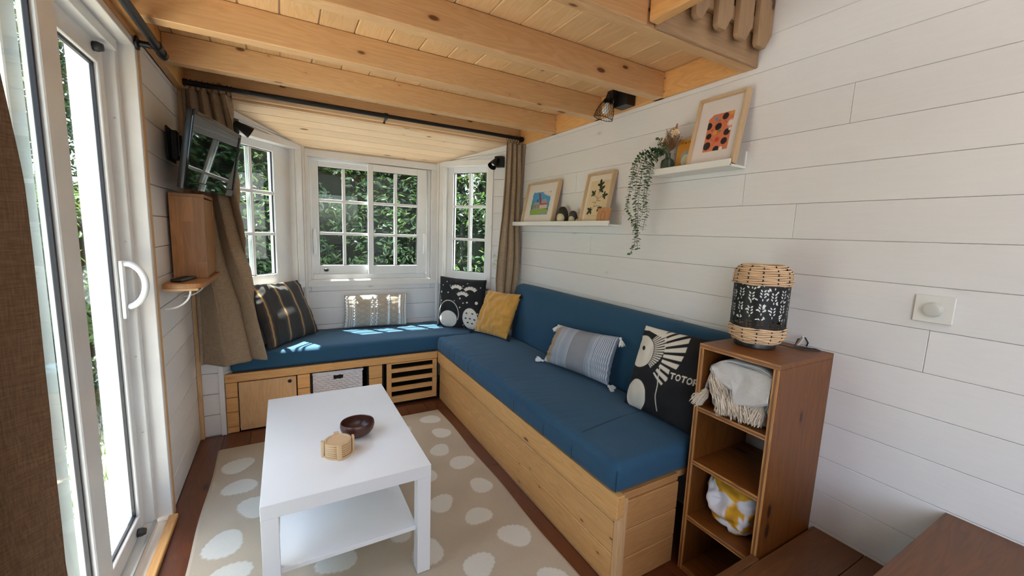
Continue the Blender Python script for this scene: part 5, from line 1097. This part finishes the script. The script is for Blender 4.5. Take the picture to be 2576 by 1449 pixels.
c1 = curtain('beige linen curtain flaring at the hem, left of the bay behind the television', tl, 2.062, 0.492, lambda f: 4.4 - 2.5*min(1, f*1.3)**0.8, lambda f: 0.022 + 0.016*f, 0, M_linen, hem=lambda s: -0.018*math.sin(s*PI*0.9)+0.020*s, seed=1.1, warp=0.06)
ringset([-2.16, -2.135, -2.11, -2.085, -2.06, -2.03, -1.995, -1.975], -0.062, 2.095, t)
tr = [(2.06, -0.172, -0.010, -0.058), (1.75, -0.178, -0.012, -0.060), (1.45, -0.194, -0.022, -0.064), (1.40, -0.200, -0.026, -0.062), (1.25, -0.214, -0.012, -0.062), (1.10, -0.228, -0.010, -0.062), (0.95, -0.238, -0.030, -0.070), (0.86, -0.234, -0.055, -0.075), (0.5, -0.215, -0.075, -0.080)]
c2 = curtain('beige linen curtain in narrow folds, right of the bay beside the lower ledge', tr, 2.055, 0.533, lambda f: 3.7 - 1.1*f, lambda f: 0.021 + 0.004*f, 0, M_linen, seed=2.3, warp=0.05)
ringset([-0.165, -0.14, -0.11, -0.085, -0.06], -0.062, 2.096, t)
t = thing('curtain_rod', (-2.152, -1.8, 2.02), 'black pipe curtain rod above the sliding glass door', 'curtain rod')
g = G(); g.tube([(-2.152, -0.70, 2.02), (-2.152, -2.95, 2.02)], 0.0155, 14); g.obj('pole', M_blackm, t)
for y in (-0.80, -2.85): g = G(); g.tube([(-2.219, y, 2.02), (-2.152, y, 2.02)], 0.0115, 12); g.lathe([(0, 0), (0.026, 0), (0.026, 0.006), (0.014, 0.010), (0, 0.010)], Matrix.Translation((-2.2265+0.012, y, 2.02)) @ Matrix.Rotation(PI/2, 4, 'Y'), 20); g.tube([(-2.152, y-0.02, 2.02), (-2.152, y+0.02, 2.02)], 0.0195, 14); g.obj('bracket', M_blackm, t)
g = G(); g.tube([(-2.152, -0.74, 2.02), (-2.152, -0.70, 2.02), (-2.152, -0.690, 2.02)], [0.0185, 0.0185, 0.012], 14); g.obj('end_cap', M_blackm, t)
tg = [(2.0, -2.95, -2.10, -2.138), (1.6, -2.95, -2.055, -2.138), (1.4, -2.95, -2.030, -2.136), (1.0, -2.95, -2.030, -2.136), (0.72, -2.95, -2.058, -2.134), (0.03, -2.95, -2.02, -2.13)]
curtain('linen curtain coloured dark for its backlit side, drawn back at the near side of the glass door', tg, 1.985, 0.03, lambda f: 5.2, lambda f: 0.022 + 0.006*f, 0, M_linen_shade, axis='y', seed=0.4, nu=200, nv=60)
ringset([-2.87, -2.70, -2.54, -2.38, -2.24, -2.11], -2.152, 2.02, t, 'y')
# ------------------------------------------------------------------ television, cabinet and small shelf
t = thing('television', (-2.03, -0.376, 1.66), 'black flat television tilted down on a swivel arm on the left wall', 'television')
TL, TR, BL, BR = Vector((-2.069, -0.656, 1.838)), Vector((-1.935, -0.113, 1.843)), Vector((-2.125, -0.639, 1.483)), Vector((-1.991, -0.096, 1.488))
ctr = (TL+TR+BL+BR)/4; rx = (TR-TL).normalized(); uz = (TL-BL); uz = (uz - rx*uz.dot(rx)).normalized(); nz = rx.cross(uz)
if nz.x < 0: nz = -nz
MT = Matrix(((rx.x, nz.x, uz.x, ctr.x), (rx.y, nz.y, uz.y, ctr.y), (rx.z, nz.z, uz.z, ctr.z), (0, 0, 0, 1))); w, h = 0.28, 0.178
g = G(); g.box(-w, w, -0.030, -0.002, -h, h, 0.008, MT, 2); g.box(-w*0.8, w*0.8, -0.052, -0.028, -h*0.75, h*0.75, 0.012, MT, 2); g.obj('housing', M_black, t)
g = G(); ring(g, -w, w, -h, h, 0.022, -0.004, 0.006, MT, 0.003, wb=0.040); g.obj('bezel', M_screen, t)
g = G(); g.box(-w+0.021, w-0.021, -0.002, 0.0015, -h+0.039, h-0.021, 0, MT); g.obj('screen', M_screen, t)
g = G(); g.box(-0.020, 0.020, 0.006, 0.0066, -h+0.014, -h+0.022, 0, MT); g.obj('badge', M_steel, t)
g = G(); g.box(-2.2145, -2.207, -0.43, -0.27, 1.63, 1.79, 0.002); g.box(-2.207, -2.18, -0.375, -0.325, 1.64, 1.78, 0.003); g.obj('wall_plate', M_blackm, t)
g = G(); bk = MT @ Vector((0, -0.052, 0.0)); g.box(-0.07, 0.07, -0.062, -0.052, -0.07, 0.07, 0.002, MT); g.tube([(-2.182, -0.35, 1.71), (-2.13, -0.30, 1.70), bk], 0.014, 10); g.tube([(-2.182, -0.35, 1.66), (-2.182, -0.35, 1.76)], 0.016, 10); g.obj('swivel_arm', M_blackm, t)
t = thing('wall_cabinet', (-2.15, -0.32, 1.063), 'small wall cabinet of oiled block wood under the television', 'cabinet')
g = G(); g.box(-2.2145, -2.078, -0.472, -0.455, 1.0605, 1.462, 0.002); g.box(-2.2145, -2.078, -0.185, -0.168, 1.0605, 1.462, 0.002); g.obj('side_panel', M_cab, t) if False else None
g = G(); planks(g, 'x', 1.0605, 1.4585, -2.2145, -2.0785, 0.0455, -0.472, 0.017, joints=[(1.22, -2.19), (1.34, -2.145), (1.14, -2.10)], off=-2.2145, gap=0.0, bev=0, M=Matrix(((0, 0, 1, 0), (0, 1, 0, 0), (1, 0, 0, 0), (0, 0, 0, 1)))); g.obj('side_panel', M_cab, t); a_ = G().box(-2.2145, -2.078, -0.185, -0.168, 1.0605, 1.4585, 0.001).obj('side_panel', M_cab, t)
G().box(-2.2145, -2.077, -0.472, -0.168, 1.459, 1.474, 0.001).obj('top', M_cab, t); G().box(-2.2145, -2.208, -0.4545, -0.1855, 1.0605, 1.4585).obj('back_panel', M_cab, t)
G().box(-2.092, -2.079, -0.452, -0.188, 1.066, 1.452, 0.0015).obj('cabinet_door', M_cab, t)
t = thing('wall_shelf', (-2.14, -0.43, 1.038), 'small oak-coloured wall shelf with a rounded corner beneath the wall cabinet', 'shelf')
pts = [(-2.2145, -0.705), (-2.105, -0.705)] + [(-2.105+0.042*math.sin(a*PI/12), -0.663-0.042*math.cos(a*PI/12)) for a in range(1, 7)] + [(-2.063, -0.15), (-2.2145, -0.15)]
g = G(); g.prism(pts, 0.021, Matrix.Translation((0, 0, 1.0385)), 0.002, 2); g.obj('board', M_cab, t)
g = G(); g.box(-2.2145, -2.088, -0.700, -0.680, 1.026, 1.0382, 0.002); g.obj('cleat', M_pineX, t)
for y in (-0.690, -0.30):
    g = G(); g.tube([(-2.212 + 0.094*math.sin(a*PI/20), y, 0.945 + 0.080*(1-math.cos(a*PI/20))) for a in range(11)], 0.0042, 8); g.obj('bracket', M_pvc, t)
t = thing('remote_control', (-2.15, -0.58, 1.0600), 'black remote control lying on the small wall shelf', 'remote')
MRc = Matrix.Translation((-2.158, -0.575, 1.0602)) @ Matrix.Rotation(-0.25, 4, 'Z'); g = G(); g.box(-0.022, 0.022, -0.075, 0.075, 0, 0.016, 0.006, MRc, 2); g.obj('housing', M_black, t)
for r in range(5):
    for k in range(3): G().box(-0.014+0.011*k, -0.007+0.011*k, -0.045+0.018*r, -0.037+0.018*r, 0.0155, 0.0175, 0.001, MRc).obj('button', M_gasket, t)
# ------------------------------------------------------------------ outdoors
g = G(); g.box(-14, 12, -10, 14, -0.62, -0.60)
def groundmat():
    m, nt, p = newmat('grass_and_gravel'); v = coords(nt); n = noisen(nt, v, 1.2, 4); f = noisen(nt, v, 60, 4)
    gr = ramp(nt, f, [(0.3, (0.06, 0.12, 0.02)), (0.7, (0.20, 0.28, 0.07))]); st = ramp(nt, f, [(0.3, (0.42, 0.37, 0.33)), (0.7, (0.74, 0.67, 0.61))])
    nt.links.new(mixc(nt, ramp(nt, n, [(0.56, (0, 0, 0)), (0.62, (1, 1, 1))]), st, gr), p.inputs['Base Color']); p.inputs['Roughness'].default_value = 0.95; bump(nt, p, f, 0.8, 0.02); return m
struct(g.obj('floor_ground', groundmat()))
def foliage(name, label, boxes, n, size, mat, core=True, seed=1, cat='bush', trunks=(), edgey=None, lift=0.0, coremat=None):
    """a clump: leaves scattered through flattened ellipsoids, with near-black cores painting the inner shade, and stems"""
    r = np.random.default_rng(seed); t = thing(name, (boxes[0][0], boxes[0][1], -0.6), label, cat); V, F = [], []
    vol = np.array([b[3]*b[4]*b[5] for b in boxes]); pick = r.choice(len(boxes), n, p=vol/vol.sum()); B = np.array(boxes)[pick]
    d = r.normal(size=(n, 3)); d /= np.linalg.norm(d, axis=1)[:, None]; rad = (0.62 + 0.42*r.random(n))[:, None]
    P = B[:, :3] + d*rad*B[:, 3:6]*(1 + 0.22*np.sin(d*9 + B[:, :3]*3))
    P[:, 2] = np.maximum(P[:, 2], -0.58)
    if size < 0.06: keep = (np.sin(P[:, 0]*5.1+seed)*np.sin(P[:, 1]*4.3)*0.6 + np.sin(P[:, 2]*7.7+P[:, 0]*3.1)*0.5 + np.sin(P[:, 0]*13+P[:, 2]*11)*0.35) > -0.72; P, B, d = P[keep], B[keep], d[keep]; n = len(P)
    nr = d*0.5 + r.normal(size=(n, 3))*0.6 + np.array([0, 0, 0.75]); nr /= np.linalg.norm(nr, axis=1)[:, None]
    a = np.cross(nr, r.normal(size=(n, 3))); a /= np.linalg.norm(a, axis=1)[:, None]; c = np.cross(nr, a); s = (size*(0.6+0.8*r.random(n)))[:, None]
    q = [P - a*s, P - a*s*0.35 + c*s*0.36 + nr*s*0.10, P + a*s*0.45 + c*s*0.30 + nr*s*0.08, P + a*s*1.05 - nr*s*0.18, P + a*s*0.45 - c*s*0.30 + nr*s*0.08, P - a*s*0.35 - c*s*0.36 + nr*s*0.10]
    V = np.stack(q, 1).reshape(-1, 3); i = np.arange(n)[:, None]*6; F = np.concatenate([i + np.array([[0, 1, 2, 3]]), i + np.array([[0, 3, 4, 5]])]); o = npmesh('leaves', V, F, mat, t, smooth=False); o['kind'] = 'stuff'
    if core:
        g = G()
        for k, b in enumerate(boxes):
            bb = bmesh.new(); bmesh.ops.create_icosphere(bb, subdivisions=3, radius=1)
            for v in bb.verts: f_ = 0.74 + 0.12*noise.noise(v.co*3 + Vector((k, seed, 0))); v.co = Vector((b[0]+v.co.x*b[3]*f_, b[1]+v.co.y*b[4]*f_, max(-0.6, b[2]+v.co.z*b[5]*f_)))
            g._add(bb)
        o = g.obj('shade_core', coremat or M_core, t); o['kind'] = 'stuff'
    for (x, y, x2, y2, h, rr) in trunks:
        g = G(); g.tube([(x, y, -0.6), (x*0.6+x2*0.4, y*0.6+y2*0.4, h*0.4), (x2, y2, h)], [rr, rr*0.8, rr*0.5], 10); g.obj('trunk', M_bark, t)
    return t
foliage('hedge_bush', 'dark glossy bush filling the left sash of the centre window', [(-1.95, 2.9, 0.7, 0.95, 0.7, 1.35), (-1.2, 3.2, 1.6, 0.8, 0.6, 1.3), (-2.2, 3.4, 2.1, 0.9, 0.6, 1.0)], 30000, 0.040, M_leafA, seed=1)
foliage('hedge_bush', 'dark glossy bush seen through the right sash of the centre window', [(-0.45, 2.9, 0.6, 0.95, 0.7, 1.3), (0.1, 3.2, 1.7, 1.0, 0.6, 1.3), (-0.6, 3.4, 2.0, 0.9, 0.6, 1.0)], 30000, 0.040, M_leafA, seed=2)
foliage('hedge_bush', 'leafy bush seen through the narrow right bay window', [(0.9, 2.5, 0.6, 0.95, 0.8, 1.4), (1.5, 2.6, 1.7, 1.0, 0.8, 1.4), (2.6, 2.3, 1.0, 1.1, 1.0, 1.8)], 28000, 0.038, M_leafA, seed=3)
foliage('hedge_bush', 'paler flowering bush low outside the left bay window', [(-3.0, 2.9, 0.45, 0.85, 0.7, 1.15), (-3.9, 2.7, 0.6, 0.9, 0.7, 1.2)], 14000, 0.042, M_leafB, seed=4)
foliage('tree', 'broad tree with sky showing through its crown outside the left bay window', [(-3.2, 4.8, 2.6, 1.3, 1.0, 1.2), (-2.4, 4.6, 2.0, 1.0, 0.8, 1.0), (-4.6, 4.6, 2.4, 1.3, 1.0, 1.3), (-4.0, 5.0, 3.6, 1.4, 1.0, 1.0)], 15000, 0.055, M_leafA, core=False, seed=5, cat='tree', trunks=((-3.3, 4.4, -3.1, 4.7, 3.4, 0.12), (-2.6, 4.2, -2.4, 4.5, 3.0, 0.09)))
foliage('tree', 'sunlit tree beyond the grass outside the sliding glass door', [(-7.0, 1.2, 1.6, 1.5, 1.5, 1.8), (-7.6, -0.6, 2.2, 1.5, 1.5, 1.8), (-6.8, 3.0, 2.0, 1.4, 1.4, 1.8), (-8.0, -2.6, 2.0, 1.5, 1.5, 2.2)], 9000, 0.11, M_leafB, core=False, seed=6, cat='tree', trunks=((-7.0, 1.0, -7.1, 1.1, 2.6, 0.13), (-7.5, -0.8, -7.6, -0.6, 3.0, 0.13)))
# grass blades near the door
rg = np.random.default_rng(9); n = 9000; x = rg.uniform(-4.6, -2.9, n); y = rg.uniform(-1.6, 3.2, n); h = rg.uniform(0.04, 0.16, n); a = rg.uniform(0, 2*PI, n); lx, ly = rg.normal(0, 0.03, n), rg.normal(0, 0.03, n); z0 = np.full(n, -0.6)
V = np.stack([np.stack([x-0.004*np.cos(a), y-0.004*np.sin(a), z0], -1), np.stack([x+0.004*np.cos(a), y+0.004*np.sin(a), z0], -1), np.stack([x+lx, y+ly, z0+h], -1)], 1).reshape(-1, 3)
o = npmesh('grass', V, (np.arange(n)[:, None]*3 + np.array([[0, 1, 2]])), M_leafB, smooth=False); tag(o, 'rough green grass outside the sliding glass door', 'grass'); o['kind'] = 'stuff'
